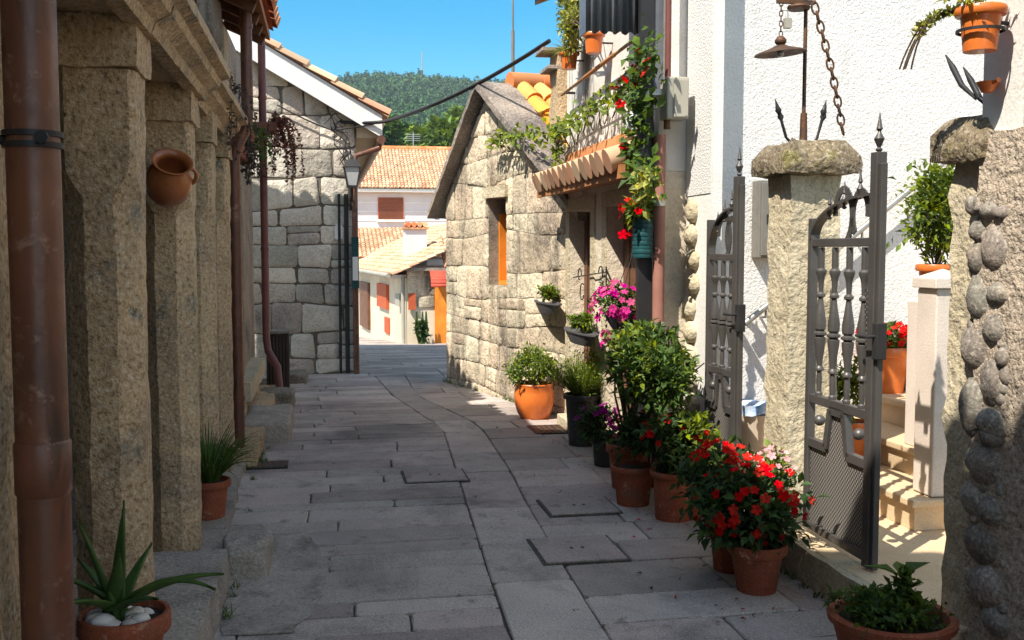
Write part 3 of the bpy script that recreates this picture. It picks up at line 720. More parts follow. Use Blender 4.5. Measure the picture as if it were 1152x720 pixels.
# red flowers deep in the arcade
c = Vector((-1.55, 4.9, .1)); t = thing("flower_tub", "dark leafy tub with red blooms inside the arcade shade", "potted plant", c)
pot(t, c, .16, .12, .3, TERRA); part("foliage", foliage(c + Vector((0,0,.75)), (.2,.25,.42), 500, .08, ra), L_DRK, t); part("blossoms", blossoms(c + Vector((0,0,.8)), (.2,.25,.4), 26, .03, ra), F_RED, t)

# ================================================================== RUBBLE HOUSE (left, end of street)
YH = 13.4; XH = .42
rh = thing("rubble_house", "rubble stone house with white verge board and red tiled gable", "house", (-1.0, YH, 0))
eave = gy(430, 128, YH - .22); top = gy(306, 53, YH - .22)
sl = (top.z - eave.z) / (top.x - eave.x)           # negative: falls to the right
def zr(x): return eave.z + sl * (x - eave.x)
XL = -2.9
wall2 = [(XL, -.3), (XH, -.3), (XH, zr(XH) - .26), (XL, zr(XL) - .26)]
b = MB(); b.prism([(x, YH, z if z > 0 else -2.2) for x, z in wall2], (0, 11.5, 0)); part("wall", b, MORTAR, rh)
b = MB(); masonry(b, wall2, [], (0, YH, 0), (1,0,0), (0,0,1), (0,-1,0), (.17,.42), (.24,.7), .006, .02, random.Random(11), .09)
part("stone_facing", b, STONE_H, rh, 45)
b = MB(); b.box(XH, XH + .012, YH + .02, YH + 11.5, -2.2, zr(XH) - .3); part("side_render", b, SOFFIT, rh)
ov = eave.x
b = MB(); b.prism([(XL, YH - .22, zr(XL) - .30), (ov, YH - .22, zr(ov) - .30), (ov, YH - .22, zr(ov) - .02), (XL, YH - .22, zr(XL) - .02)], (0, .05, 0)); part("verge_board", b, VERGE, rh)
b = MB(); b.prism([(XL, YH - .168, zr(XL) - .20), (ov, YH - .168, zr(ov) - .20), (ov, YH - .168, zr(ov) - .05), (XL, YH - .168, zr(XL) - .05)], (0, 11.6, 0)); rr = part("roof", b, SOFFIT, rh)
Ls = math.hypot(ov + .05 - XL, (ov + .05 - XL) * sl)
b = MB(); tile_roof(b, (ov + .05, YH - .27, zr(ov + .05) + .0), (0,1,0), (-1, 0, -sl), 11.7, Ls, .2, .36); part("tiles", b, TILE_F, rr, 40)
b = MB(); b.prism([(XH + .013, YH - .1, zr(ov) - .29), (ov - .02, YH - .1, zr(ov) - .29), (ov - .02, YH - .1, zr(ov) - .22), (XH + .013, YH - .1, zr(ov) - .0)], (0, 11.5, 0)); part("soffit", b, SOFFIT, rh)
b = MB(); b.tube([(ov - .02, YH - .3, zr(ov) - .33), (ov - .02, YH + 11.4, zr(ov) - .33)], .055, 12); b.tube([(ov - .03, YH - .12, zr(ov) - .35), (XH + .3, YH - .12, zr(ov) - .42), (XH + .0, YH - .1, zr(ov) - .52), (XH - .02, YH - .1, zr(ov) - .7)], .035, 10); part("gutter", b, PIPE, rh, 50)
t = thing("drainpipe", "dark downpipe and cable conduits running down the rubble house corner", "drainpipe", (XH - .02, YH - .1, 0))
b = MB(); b.tube([(XH - .02, YH - .10, zr(ov) - .7), (XH - .02, YH - .10, -.02)], .038, 12); part("pipe", b, PIPE, t, 50)
b = MB()
for dx, r_ in ((-.13, .03), (-.22, .018)): b.tube([(XH + dx, YH - .08, 2.3), (XH + dx, YH - .08, 0)], r_, 10)
part("conduit", b, BLACK, t, 50)
b = MB(); b.box(XH - .07, XH + .02, YH - .2, YH - .14, 1.1, 1.75); part("sticker_plate", b, TEAL, t)
b = MB(); b.box(XH - .06, XH + .01, YH - .206, YH - .202, 1.2, 1.5); part("label_plate", b, WHITE, t)
# white plaque
q = gy(381, 260, YH - .06); b = MB(); b.prism([(q.x-.05, YH-.05, q.z-.1), (q.x+.05, YH-.05, q.z-.1), (q.x+.05, YH-.05, q.z+.06), (q.x+.025, YH-.05, q.z+.1), (q.x-.025, YH-.05, q.z+.1), (q.x-.05, YH-.05, q.z+.06)], (0,-.025,0))
solo("wall_plaque", b, WHITE, "small white plaque fixed on the rubble stone wall", "plaque")
# street lantern
q = gy(396, 195, YH - .35); t = thing("street_lantern", "four sided wall lantern with dark cap on rubble house corner", "street lamp", (q.x, YH - .35, q.z - .16))
cx, cy, cz = q.x, YH - .35, q.z
def frus(m, r0, z0, r1, z1): m.add([(cx-r0,cy-r0,z0),(cx+r0,cy-r0,z0),(cx+r0,cy+r0,z0),(cx-r0,cy+r0,z0),(cx-r1,cy-r1,z1),(cx+r1,cy-r1,z1),(cx+r1,cy+r1,z1),(cx-r1,cy+r1,z1)], [(3,2,1,0),(4,5,6,7),(0,1,5,4),(1,2,6,5),(2,3,7,6),(3,0,4,7)])
b = MB(); frus(b, .055, cz-.15, .095, cz+.07); part("glass", b, GLASS, t)
b = MB(); frus(b, .115, cz+.075, .05, cz+.17); frus(b, .03, cz+.172, .02, cz+.21); part("cap", b, BLACK, t)
b = MB()
for sx in (-1, 1):
    for sy in (-1, 1): b.bar((cx+sx*.058, cy+sy*.058, cz-.16), (cx+sx*.1, cy+sy*.1, cz+.08), .012)
frus(b, .06, cz-.18, .06, cz-.155); part("frame", b, BLACK, t)
b = MB(); b.tube([(cx, cy, cz-.18), (cx, cy+.05, cz-.3), (cx, YH-.05, cz-.32), (cx, YH-.05, cz-.2)], .014, 8); b.box(cx-.03, cx+.03, YH-.07, YH-.04, cz-.45, cz-.15); part("bracket", b, BLACK, t)
# cables
def cable(pts, r, label, name="cable", grp="overhead cables"):
    b = MB(); out = []
    P = [Vector(p) for p in pts]
    for a, c in zip(P, P[1:]):
        n = 10; L = (c - a).length
        for i in range(n): q = i / n; out.append(a.lerp(c, q) + Vector((0, 0, -L * .025 * 4 * q * (1 - q))))
    out.append(P[-1]); b.tube(out, r, 6)
    return solo(name, b, CABLE, label, "cable", smooth=60, group=grp)
A_ = gy(432, 137, YH - .32); B_ = gx(618, 46, 2.17)
cable([gy(383, 137, YH - .08), A_, B_], .022, "thick black cable strung across the street from verge to balcony")
cable([gy(312, 118, YH - .08), gy(372, 146, YH - .08), gy(430, 137, YH - .3)], .009, "thin wire running along the rubble wall under the white verge")
b = MB(); rw = random.Random(2)
for k in range(5):
    pts = [gy(374 + rw.uniform(-10, 10), 145 + rw.uniform(-6, 6), YH - .1)]
    for s_ in range(6): pts.append(gy(376 + rw.uniform(-9, 13) + s_*2, 130 + s_ * 11 + rw.uniform(-8, 8), YH - .09 - rw.random()*.05))
    b.tube(pts, .007, 5)
solo("cable_tangle", b, CABLE, "tangle of black wires above the street lantern", "cable", smooth=60)

# ================================================================== GABLE HOUSE (right of the gap)
GA = Vector((1.45, 12.26, 0)); gd = Vector((.275, -.961, 0)).normalized(); gn = Vector((-gd.y * -1, 0, 0))
gn = Vector((gd.y, -gd.x, 0)); gn = gn if gn.x < 0 else -gn      # outward, towards the street
def gs(px, py, off=0):      # point on the gable plane as (s, z)
    d = ray(px, py); n = gn; P = GA + n * off; tt = (P - EYE).dot(n) / d.dot(n); q = EYE + d * tt
    return ((q - P).dot(gd), q.z)
def gp(s, z, off=0): return GA + gd * s + gn * off + Vector((0, 0, z))
gh = thing("gable_stone_house", "small sunlit granite house with steep gable and orange window shutter", "house", (2.6, 11.2, 0))
pk = gs(549, 103); SL = 3.32; ze0 = gs(497, 228)[1]; sp = pk[0]; zp = pk[1]; zeR = zp - (zp - ze0) / sp * (SL - sp) * 1.0
zeR = max(zeR, 1.9)
outl = [(0, -.2), (SL, -.2), (SL, zeR), (sp, zp), (0, ze0)]
w0 = gs(550, 224); w1 = gs(570, 322)
hole = (w0[0], w1[0] + .0, w1[1], w0[1])
small = (gs(552,150)[0], gs(560,150)[0], gs(556,162)[1], gs(556,147)[1])
b = MB(); rgm = random.Random(4)
masonry(b, outl, [(hole[0]-.0, hole[1], hole[2], hole[3] + .13), small], GA, gd, (0,0,1), gn, (.2,.38), (.26,.66), .003, .013, rgm, .07)
part("stone_facing", b, STONE_G, gh, 45)
# backing wall with the window opening left free: built as boxes round it
b = MB(); th = .3
def gbox(m, s0, s1, z0, z1, o0, o1): m.prism([gp(s0, z0, o1), gp(s1, z0, o1), gp(s1, z0, o0), gp(s0, z0, o0)], (0, 0, z1 - z0))
def gpoly(m, pts, o0, o1): m.prism([gp(s, z, o1) for s, z in pts], gn * (o0 - o1))
def zroof(s): return ze0 + (zp - ze0) * s / sp if s < sp else zp + (zeR - zp) * (s - sp) / (SL - sp)
gpoly(b, [(0, -.6), (hole[0], -.6), (hole[0], zroof(hole[0])), (0, ze0)], 0, -th)
gpoly(b, [(hole[1], -.6), (SL, -.6), (SL, zeR), (hole[1], zroof(hole[1]))] if hole[1] > sp else [(hole[1], -.6), (SL, -.6), (SL, zeR), (sp, zp), (hole[1], zroof(hole[1]))], 0, -th)
gpoly(b, [(hole[0], -.6), (hole[1], -.6), (hole[1], hole[2]), (hole[0], hole[2])], 0, -th)
up = [(hole[0], hole[3]), (hole[1], hole[3]), (hole[1], zroof(hole[1]))] + ([(sp, zp)] if hole[0] < sp < hole[1] else []) + [(hole[0], zroof(hole[0]))]
gpoly(b, up, 0, -th)
D4 = 3.6
for s0 in (.0, SL - .25): gbox(b, s0, s0 + .25, -.6, min(ze0, zeR) - .02, -th - .002, -D4)
gbox(b, 0, SL, -.6, min(ze0, zeR) - .02, -D4 - .002, -D4 - .3)
part("wall", b, MORTAR_L, gh)
b = MB(); gbox(b, hole[0] - .05, hole[1] + .08, hole[3] + .005, hole[3] + .125, .06, -.05); part("lintel", b, GRAN_L, gh, 40, (.06, .006, 8))
b = MB(); gbox(b, hole[0] + .02, hole[1] - .02, hole[2] + .01, hole[3] - .01, -.24, -.28); wd = part("window", b, DARK, gh)
b = MB(); gbox(b, hole[0] + .006, hole[0] + .03, hole[2] + .01, hole[3] - .16, -.115, -.235); part("shutter", b, WOOD_O, wd)
b = MB(); gbox(b, hole[0] + .035, hole[1] - .02, hole[2] + .055, hole[3] - .3, -.225, -.238); part("frame", b, WOOD_O, wd)
b = MB(); gbox(b, hole[0] + .052, hole[1] - .02, hole[2] + .005, hole[2] + .05, -.1, -.235); part("sill", b, WOOD_O, wd)
# roof
ovh = .16; up_l = (zp - ze0) / sp; up_r = (zeR - zp) / (SL - sp)
def zl(s): return zp + .02 + up_l * (s - sp)
def zr2(s): return zp + .02 + up_r * (s - sp)
b = MB(); s_a = -.22; gpoly(b, [(s_a, zl(s_a)), (sp, zl(sp)), (sp, zl(sp) + .085), (s_a, zl(s_a) + .07)], ovh, -.30); part("verge_slab", b, SLAB, gh, 45, (.10, .009, 7))
b = MB(); s_b = SL + .1; gpoly(b, [(sp + .004, zr2(sp)), (s_b, zr2(s_b)), (s_b, zr2(s_b) + .07), (sp + .004, zr2(sp) + .085)], ovh, -.30); part("verge_slab", b, SLAB, gh, 45, (.10, .009, 7))
b = MB(); gpoly(b, [(s_a, zl(s_a)), (sp, zl(sp)), (sp, zl(sp) + .06), (s_a, zl(s_a) + .06)], -.302, -D4 - .3); gpoly(b, [(sp+.004, zr2(sp)), (s_b, zr2(s_b)), (s_b, zr2(s_b) + .06), (sp+.004, zr2(sp) + .06)], -.302, -D4 - .3)
ro = part("roof", b, WOOD_D, gh)
evr = (gd * -1 + Vector((0,0,-up_r))).normalized()
b = MB(); tile_roof(b, gp(s_b, zr2(s_b) + .07, -.28), -gn, evr, D4, (gp(s_b, zr2(s_b)) - gp(sp, zr2(sp))).length, .21, .34); part("tiles", b, TILE_Y, ro, 40)
evl = (gd + Vector((0,0,up_l))).normalized()
b = MB(); tile_roof(b, gp(s_a, zl(s_a) + .07, -.28), -gn, evl, D4, (gp(sp, zl(sp)) - gp(s_a, zl(s_a))).length, .21, .34); part("tiles", b, TILE_F, ro, 40)
b = MB()
for i in range(8):
    q0 = gp(sp, zp + .12, -.26 - i*.38); q1 = gp(sp, zp + .14, -.26 - i*.38 - .42); b.tube([q0, q1], [.11, .1], 12)
part("ridge_tiles", b, TILE_O, ro, 50)
q = gy(577, 104, 12.6); b = MB(); b.tube([q + Vector((0,0,-.5)), q + Vector((0,0,.75))], .022, 8); b.tube([q + Vector((0,0,.75)), q + Vector((0,0,2.6))], .012, 6)
solo("antenna_mast", b, CABM, "thin metal antenna mast rising behind the granite gable roof", "antenna")

# ================================================================== FLOWER HOUSE (right)
FX = 2.2; FY0, FY1 = 6.62, 9.25
fh = thing("balcony_house", "weathered two storey house with tiled door canopy covered in creepers", "house", (3.2, 8, 0))
d1 = (8.32, 9.06); d2 = (6.92, 7.82); zt = 1.93
b = MB(); th = .26
for y0, y1 in ((FY0, d2[0]), (d2[1], d1[0]), (d1[1], FY1)): b.box(FX, FX + th, y0, y1, -.1, zt)
b.box(FX, FX + th, FY0, FY1, zt, 2.12); b.box(FX + th + .003, FX + 2.4, FY1 - .2, FY1, -.1, 2.12); b.box(FX + th + .003, FX + 2.4, FY0, FY0 + .1, -.1, 2.12)
part("wall", b, DOORWALL, fh)
b = MB(); b.box(FX + .012, FX + 2.4, FY0, FY1, 2.122, 3.85); part("upper_wall", b, FLOWWALL, fh)
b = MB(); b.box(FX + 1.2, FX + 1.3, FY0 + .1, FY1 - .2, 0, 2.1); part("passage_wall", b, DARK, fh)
for (y0, y1), m in ((d1, WOOD_B), (d2, WOOD_B)):
    b = MB(); b.box(FX + .13, FX + .19, y0 + .003, y1 - .003, .105, zt - .003); d_ = part("door", b, m, fh)
    b = MB()
    for i in range(1, 5): y = y0 + (y1 - y0) * i / 5; b.box(FX + .122, FX + .128, y - .006, y + .006, .12, zt - .04)
    part("door_boards", b, WOOD_D, d_)
    b = MB(); b.box(FX - .012, FX + .05, y0 - .14, y0 - .002, 0, zt + .0); b.box(FX - .012, FX + .05, y1 + .002, y1 + .14, 0, zt); b.box(FX - .014, FX + .05, y0 - .15, y1 + .15, zt + .003, zt + .12)
    part("door_frame", b, GRAN_L, fh, bevel=.006)
    b = MB(); b.box(FX - .12, FX + .12, y0 + .002, y1 - .002, -.05, .1); part("doorstep", b, GRAN_L, fh, bevel=.01)
# canopy over the doors
cz0 = 2.16
b = MB(); b.box(FX - .2, FX + .01, 6.7, FY1 + .1, cz0 - .06, cz0 - .01); cn = part("canopy", b, WOOD_T, fh)
b = MB(); ntl = 15
for i in range(ntl):
    y = 6.72 + (FY1 + .1 - 6.72) * (i + .5) / ntl; j = rnd.uniform(-.012, .012)
    b.tube([(FX - .29 + j, y, cz0 + .035), (FX - .02, y, cz0 + .135)], [.088, .078], 14)
part("tiles", b, TILE_F, cn, 50)
b = MB(); b.box(FX - .235, FX - .205, 6.66, FY1 + .16, cz0 - .085, cz0 + .005); part("fascia", b, WOOD_T, cn)
b = MB()
for i in range(6): y = 6.72 + i*.42; b.prism([(FX - .03, y, cz0 + .13), (FX + .01, y, cz0 + .13), (FX + .01, y, cz0 + .3), (FX - .01, y, cz0 + .3)], (0, .41, 0))
part("flashing_tiles", b, TILE_O, cn, bevel=.008)
# roof of the house and little overhanging tiles at its far corner
b = MB(); tile_roof(b, (FX - .25, FY0, 3.95), (0,1,0), (1,0,.4), FY1 + .3 - FY0, 2.6, .2, .36); r_ = part("roof", b, TILE, fh, 40)
b = MB(); b.prism([(FX-.23,FY0,3.87),(FX+2.4,FY0,4.92),(FX+2.4,FY0,4.97),(FX-.23,FY0,3.92)], (0,FY1+.3-FY0,0)); part("roof_boards", b, WOOD_D, r_)
b = MB(); b.box(FX - .08, FX + .25, FY1 + .002, FY1 + .3, 2.6, 3.4); part("corner_chimney", b, GRAN, fh, 40, (.1, .015, 6))
b = MB()
for k, z in ((0, 3.40), (1, 3.24)): b.box(FX - .22 + .05*k, FX + .3, FY1 + .0, FY1 + .34, z, z + .035)
part("corner_slabs", b, SLAB, fh, bevel=.006)
# grey glazed balcony box
BZ = gy(695, 37, 6.72).z
t = thing("balcony_screen", "dark grey streaked metal balcony screen hanging over the facade", "balcony", (2.1, 6.9, BZ))
b = MB(); ya, yb2 = 6.72, 7.2
pts = []
n = 26
for i in range(n + 1):
    x = 1.74 + (2.12 - 1.74) * i / n; pts.append((x, ya + .012 * math.sin(i * 1.9), BZ + .012 * math.sin(i * 1.3)))
vs = pts + [(p[0], p[1], BZ + 1.0) for p in pts]; b.add(vs, [(i, i+1, n+2+i, n+1+i) for i in range(n)])
o = part("front_panel", b, LEAD, t, 60); s_ = o.modifiers.new("solid", 'SOLIDIFY'); s_.thickness = .01
b = MB(); b.box(1.745, 1.76, ya + .03, 6.95, BZ + .01, BZ + 1.0); part("side_panel", b, LEAD, t)
b = MB(); b.box(1.765, 2.19, ya + .03, 6.95, BZ + .3, BZ + .34); part("frame", b, WOOD_D, t)
# rolled awning rod
A_ = gx(632, 107, 2.12); B_ = gx(722, 38, 2.12)
t = thing("awning_rod", "brass coloured rolled awning rod slanting across the white upper wall", "awning", (A_ + B_) / 2)
b = MB(); b.tube([A_, B_], .013, 10); part("rod", b, COPPER, t, 50)
b = MB(); b.tube([A_.lerp(B_, .35), A_.lerp(B_, .72)], .017, 10); part("roll", b, WOOD_T, t, 50)
b = MB()
for q in (.05, .95): p = A_.lerp(B_, q); b.bar(p, (FX + .02, p.y, p.z), .02)
part("bracket", b, BLACK, t)
# pipes and meter box between the two right houses
t = thing("drainpipe", "dusty rose downpipe between creeper house and white house", "drainpipe", (2.16, 6.55, 0))
b = MB(); b.tube([(2.19, 6.53, 0), (2.19, 6.53, 2.35)], .04, 14); part("pipe", b, PIPE_T, t, 50)
b = MB(); b.tube([(2.23, 6.5, 2.6), (2.23, 6.5, 4.2)], .02, 12); part("upper_pipe", b, PIPE_R, t, 50)
for z in (1.1, 1.9): b = MB(); bracket(b, (2.19, 6.53, z), .04); part("clamp", b, STEEL, t)
t = thing("cable_duct", "tall grey cable duct and black duct widened as corner shade beside the meter box", "cable duct", (2.15, 6.6, 0))
b = MB(); b.box(2.06, 2.155, 6.56, 6.61, 0, 4.2); part("black_duct_shade", b, BLACK, t)  # duct made broad and black to fill in the shade at this corner
b = MB(); b.box(2.16, 2.22, 6.57, 6.61, 2.62, 4.2); part("grey_duct", b, LEAD, t)
b = MB(); b.box(2.05, 2.27, 6.47, 6.555, 2.60, 2.64); part("clamp", b, STEEL, t)
q = gy(760, 112, 6.45); t = thing("meter_box", "beige grey electric meter box with sloping front on the wall", "meter box", (q.x, 6.45, q.z - .14))
b = MB(); b.prism([(q.x-.075, 6.4, q.z-.13), (q.x+.075, 6.4, q.z-.13), (q.x+.075, 6.4, q.z+.14), (q.x-.075, 6.4, q.z+.14)], (0,.15,0)); part("body", b, BOXM, t, bevel=.012)
b = MB(); b.box(q.x-.03, q.x+.065, 6.386, 6.397, q.z-.12, q.z+.12); part("door", b, BOXM, t, bevel=.004)
b = MB(); b.tube([(q.x-.05, 6.47, q.z-.13), (q.x-.05, 6.47, q.z-.19)], .022, 10); part("cable_gland", b, RUST, t, 50)

# ================================================================== WHITE HOUSE
WX = 2.4; WY = 6.12
wh = thing("white_stucco_house", "white rough stucco house with cobble quoins behind the iron gate", "house", (4.5, 7, 0))
b = MB(); b.box(WX + .005, WX + .055, WY + .02, 6.6, -.1, 1.95); part("lower_wall", b, STUCCO_S, wh)
b = MB(); b.box(WX, WX + .05, WY + .02, 6.6, 1.952, 5); part("street_wall", b, STUCCO, wh)
b = MB(); b.box(WX + .058, 10, WY + .14, 9, -.1, 5); part("side_wall", b, STUCCO, wh)
b = MB(); b.box(WX - .006, WX + .056, WY - .02, WY + .018, 0, 5); part("corner_bead", b, STUCCO_S, wh)
b = MB(); rq = random.Random(8)
for i in range(11):
    z = .25 + i * .16; b.ball((WX - .0, 6.44 + rq.uniform(-.05, .06), z), .085, (.6, rq.uniform(.9, 1.3), rq.uniform(.8, 1.0)), 12, 8, .07, rq)
part("cobble_quoins", b, GRAN_L, wh, 60)
b = MB(); tile_roof(b, (WX - .25, WY - .2, 5.05), (0,1,0), (1,0,.3), 3.2, 4, .2, .4); part("roof", b, TILE, wh, 40)
# letter / meter cabinet on side wall
yw = WY + .14
p0 = gy(846, 204, yw); p1 = gy(871, 290, yw)
t = thing("wall_cabinet", "grey two door metal cabinet on white wall behind the gate", "cabinet", (p0.x, yw, p1.z))
b = MB(); b.box(p0.x, p1.x + .05, yw - .12, yw - .002, p1.z, p0.z); part("body", b, CABM, t, bevel=.006)
b = MB(); m_ = (p0.x + p1.x) / 2
b.box(p0.x + .012, m_ - .004, yw - .132, yw - .121, p1.z + .015, p0.z - .015); b.box(m_ + .004, p1.x + .035, yw - .132, yw - .121, p1.z + .015, p0.z - .015); part("door", b, CABM, t, bevel=.004)
b = MB(); b.box(m_ - .035, m_ - .018, yw - .14, yw - .133, (p0.z+p1.z)/2 - .03, (p0.z+p1.z)/2 + .03); part("latch", b, BLACK, t)
# stairs
FZ = .17
st = thing("courtyard_stairs", "warm granite stairs climbing beside the white wall behind the gate", "stairs", (3.6, 5.3, 0))
b = MB(); b.box(2.28, 6, 3.4, yw - .005, -.1, FZ); part("landing", b, STEP, st, bevel=.01)
for i in range(7):
    x = 2.93 + .29*i; z = FZ + .165*(i+1)
    b = MB(); b.box(x, 6, 4.66, yw - .006, z - .165 + .002, z - .042); part("riser", b, STEP, st)
    b = MB(); b.box(x - .03, 6, 4.63, yw - .006, z - .04, z); part("tread", b, STEP, st, bevel=.008)
b = MB(); b.box(3.25, 6, 4.5, 4.625, FZ + .002, .42); part("parapet", b, STEP_P, st, bevel=.008)
b = MB(); b.box(3.02, 3.19, 4.66, 4.83, FZ + .17, 1.40); nw = part("newel_post", b, STEP_P, st, bevel=.008)
b = MB(); b.box(3.0, 3.21, 4.64, 4.85, 1.402, 1.45); b.add([(3.0,4.64,1.45),(3.21,4.64,1.45),(3.21,4.85,1.45),(3.0,4.85,1.45),(3.105,4.745,1.50)], [(0,1,4),(1,2,4),(2,3,4),(3,0,4)]); part("newel_cap", b, STEP_P, nw, bevel=.004)
t = thing("handrail", "sloping galvanised handrail fixed to the white stucco wall", "handrail", (3.6, yw - .1, 1))
A_ = gy(838, 364, yw - .09); B_ = gy(1070, 176, yw - .09); B2 = A_ + (B_ - A_) * 1.25
b = MB(); b.tube([A_, B2], .021, 12); part("rail", b, STEEL, t, 50)
b = MB()
for q in (.08, .45, .74, .95): p = A_.lerp(B2, q); b.tube([p, p + Vector((0,0,-.07)), p + Vector((0,.088,-.07))], .009, 8)
part("bracket", b, STEEL, t, 50)
# sill under the gates
b = MB(); b.box(2.24, 2.50, 3.62, 6.1, -.02, FZ - .004); solo("gate_sill", b, GRAN_L, "raised granite threshold under the iron gates", "threshold", smooth=50, rough=(.07, .012, 6))

# ------------------------------------------------------------------ gate pillars
def gatepost(y0, y1, x0, x1, ztop, cap0, cap1, label, seed):
    t = thing("gate_pillar", label, "gate pillar", ((x0+x1)/2, (y0+y1)/2, 0), "granite gate pillars")
    b = MB(); b.box(x0, x1, y0, y1, -.02, ztop); part("shaft", b, GRAN_L, t, 50, (.045, .017, 8))
    b = MB(); cx, cy = (x0+x1)/2, (y0+y1)/2; hw = cap0; zt = ztop + cap1
    rings = []
    for r, z in ((hw, ztop + .003), (hw*1.04, ztop + .05), (hw*1.0, ztop + .09), (hw*.82, ztop + cap1*.85), (hw*.72, zt)):
        rings += [(cx-r,cy-r,z),(cx+r,cy-r,z),(cx+r,cy+r,z),(cx-r,cy+r,z)]
    n = 5
    b.add(rings, [(k*4+i, k*4+(i+1) % 4, (k+1)*4+(i+1) % 4, (k+1)*4+i) for k in range(n-1) for i in range(4)] + [(3,2,1,0), (16,17,18,19)])
    part("cap", b, MOSSY, t, 55, (.045, .022, 8)); return t, Vector((cx, cy, zt))
_, P1T = gatepost(4.93, 5.20, 2.36, 2.63, 1.98, .205, .17, "granite gate pillar with mossy cap carrying the iron lamp bracket", 1)
_, P2T = gatepost(3.40, 3.59, 2.38, 2.60, 1.93, .165, .17, "granite gate pillar with mossy cap beside the cobbled wall", 2)

# ------------------------------------------------------------------ iron gate leaves
PERF = bpy.data.materials.new("perforated_sheet"); PERF.use_nodes = True
nt = PERF.node_tree; pb = nt.nodes["Principled BSDF"]; gg = nt.nodes.new("ShaderNodeNewGeometry"); mp = nt.nodes.new("ShaderNodeMapping")
mp.inputs["Rotation"].default_value = (R(45), 0, 0); nt.links.new(gg.outputs["Position"], mp.inputs[0])
ck = nt.nodes.new("ShaderNodeTexVoronoi"); ck.inputs["Scale"].default_value = 60; ck.inputs["Randomness"].default_value = 0; nt.links.new(mp.outputs[0], ck.inputs["Vector"])
cm = mix(nt, (.32,.29,.265), (.04,.036,.033), rng(nt, ck.outputs["Distance"], .36, .5)); nt.links.new(cm, pb.inputs["Base Color"])
bp = nt.nodes.new("ShaderNodeBump"); bp.inputs["Strength"].default_value = .8; bp.inputs["Distance"].default_value = .006; nt.links.new(ck.outputs["Distance"], bp.inputs["Height"]); nt.links.new(bp.outputs[0], pb.inputs["Normal"])
pb.inputs["Roughness"].default_value = .45; pb.inputs["Metallic"].default_value = .3
def gate(lo, hi, nb_, label, zb=.2, zlow=.86, zmid=1.63, zhi=2.02, zl_=1.75):
    lo = Vector((*lo, 0)); hi = Vector((*hi, 0)); W = (hi - lo).length; d = (hi - lo) / W; nrm = Vector((d.y, -d.x, 0))
    if nrm.x > 0: nrm = -nrm
    t = thing("iron_gate", label, "gate", lo + Vector((0, 0, zb)), "leaves of the iron gates")
    def P(s, z, o=0): return lo + d * s + nrm * o + Vector((0, 0, z))
    f = MB(); f.bar(P(.02, zb), P(.02, zl_), .04, .04, nrm); part("hinge_post", f, IRON, t, bevel=.004)
    f = MB(); f.bar(P(W - .03, zb - .02), P(W - .03, zhi), .055, .05, nrm); f.bar(P(W - .03 + .042, zb - .02), P(W - .03 + .042, zhi - .05), .022, .03, nrm); part("meeting_post", f, IRON, t, bevel=.004)
    for z, h in ((zb + .02, .04), (zlow, .045), (zmid, .04)):
        f = MB(); f.bar(P(.042, z), P(W - .06, z), .035, h); part("rail", f, IRON, t, bevel=.004)
    prof = [(.006,0),(.014,.0),(.014,.015),(.009,.025),(.011,.10),(.009,.16),(.017,.17),(.017,.185),(.010,.2),(.012,.24),(.021,.36),(.022,.39),(.014,.40),(.025,.412),(.025,.425),(.014,.437),(.021,.45),(.022,.5),(.013,.60),(.009,.66),(.017,.67),(.017,.685),(.009,.7),(.011,.77),(.014,.8),(.020,.83),(.020,.845),(.012,.86),(.012,1),(.006,1)]
    L = zmid - zlow - .046
    for i in range(nb_):
        s = .042 + (W - .1) * (i + .5) / nb_; f = MB()
        f.lathe([(r * 1.3, z * L) for r, z in prof], P(s, zlow + .024), 12); part("baluster", f, IRON, t, 40)
    # arch, scrolls
    f = MB(); A = []
    for i in range(17):
        a = math.pi / 2 * i / 16; A.append(P(.03 + (W - .09) * (1 - math.cos(a)), zmid + .02 + (zhi - .2 - zmid) * math.sin(a)))
    for p, q in zip(A, A[1:]): f.bar(p, q, .05, .012, (0,0,1))
    part("arch", f, IRON, t)
    f = MB()
    for k, (c_, r_) in enumerate(((.48, .12), (.74, .1))):
        pts = []
        for i in range(19):
            a = -1.2 + i / 18 * 4.4 if k == 0 else 4.0 - i / 18 * 4.2; rr = r_ * (1 - .25 * i / 18)
            pts.append(P(W * c_ + rr * .8 * math.cos(a), zmid + .13 + rr * 1.15 * math.sin(a)))
        for p, q in zip(pts, pts[1:]): f.bar(p, q, .035, .008, nrm)
    part("scrolls", f, IRON, t)
    fin = [(.007,0),(.016,.01),(.007,.02),(.012,.03),(.022,.055),(.010,.075),(.006,.085),(.014,.095),(.010,.11),(.001,.165)]
    for s, z in ((W - .03, zhi), (W * .72, A[12].z + .0), (W * .5, A[8].z), (W * .28, A[5].z)):
        f = MB(); sc_ = 1.05 if z == zhi else .8; f.lathe([(r * sc_, q * sc_) for r, q in fin], P(s, z), 10); part("finial", f, IRON, t, 40)
    # sheet and the zigzag of flat bar above it
    x0, x1 = .042, W - .06; m1, m2 = x0 + (x1-x0)*.38, x0 + (x1-x0)*.62; zs = zlow - .22
    f = MB(); f.prism([P(x0, zb + .042, -.004), P(x1, zb + .042, -.004), P(x1, zs, -.004), P(m2 + .06*W, zs - .0, -.004), P(m2, zlow - .025, -.004), P(m1, zlow - .025, -.004), P(m1 - .06*W, zs, -.004), P(x0, zs, -.004)], nrm * .006); part("sheet_panel", f, PERF, t)
    f = MB()
    zz = [P(x0, zs), P(m1 - .06*W, zs), P(m1, zlow - .03), P(m2, zlow - .03), P(m2 + .06*W, zs), P(x1, zs)]
    for p, q in zip(zz, zz[1:]): f.bar(p, q, .04, .035, nrm)
    part("zigzag_bar", f, IRON, t)
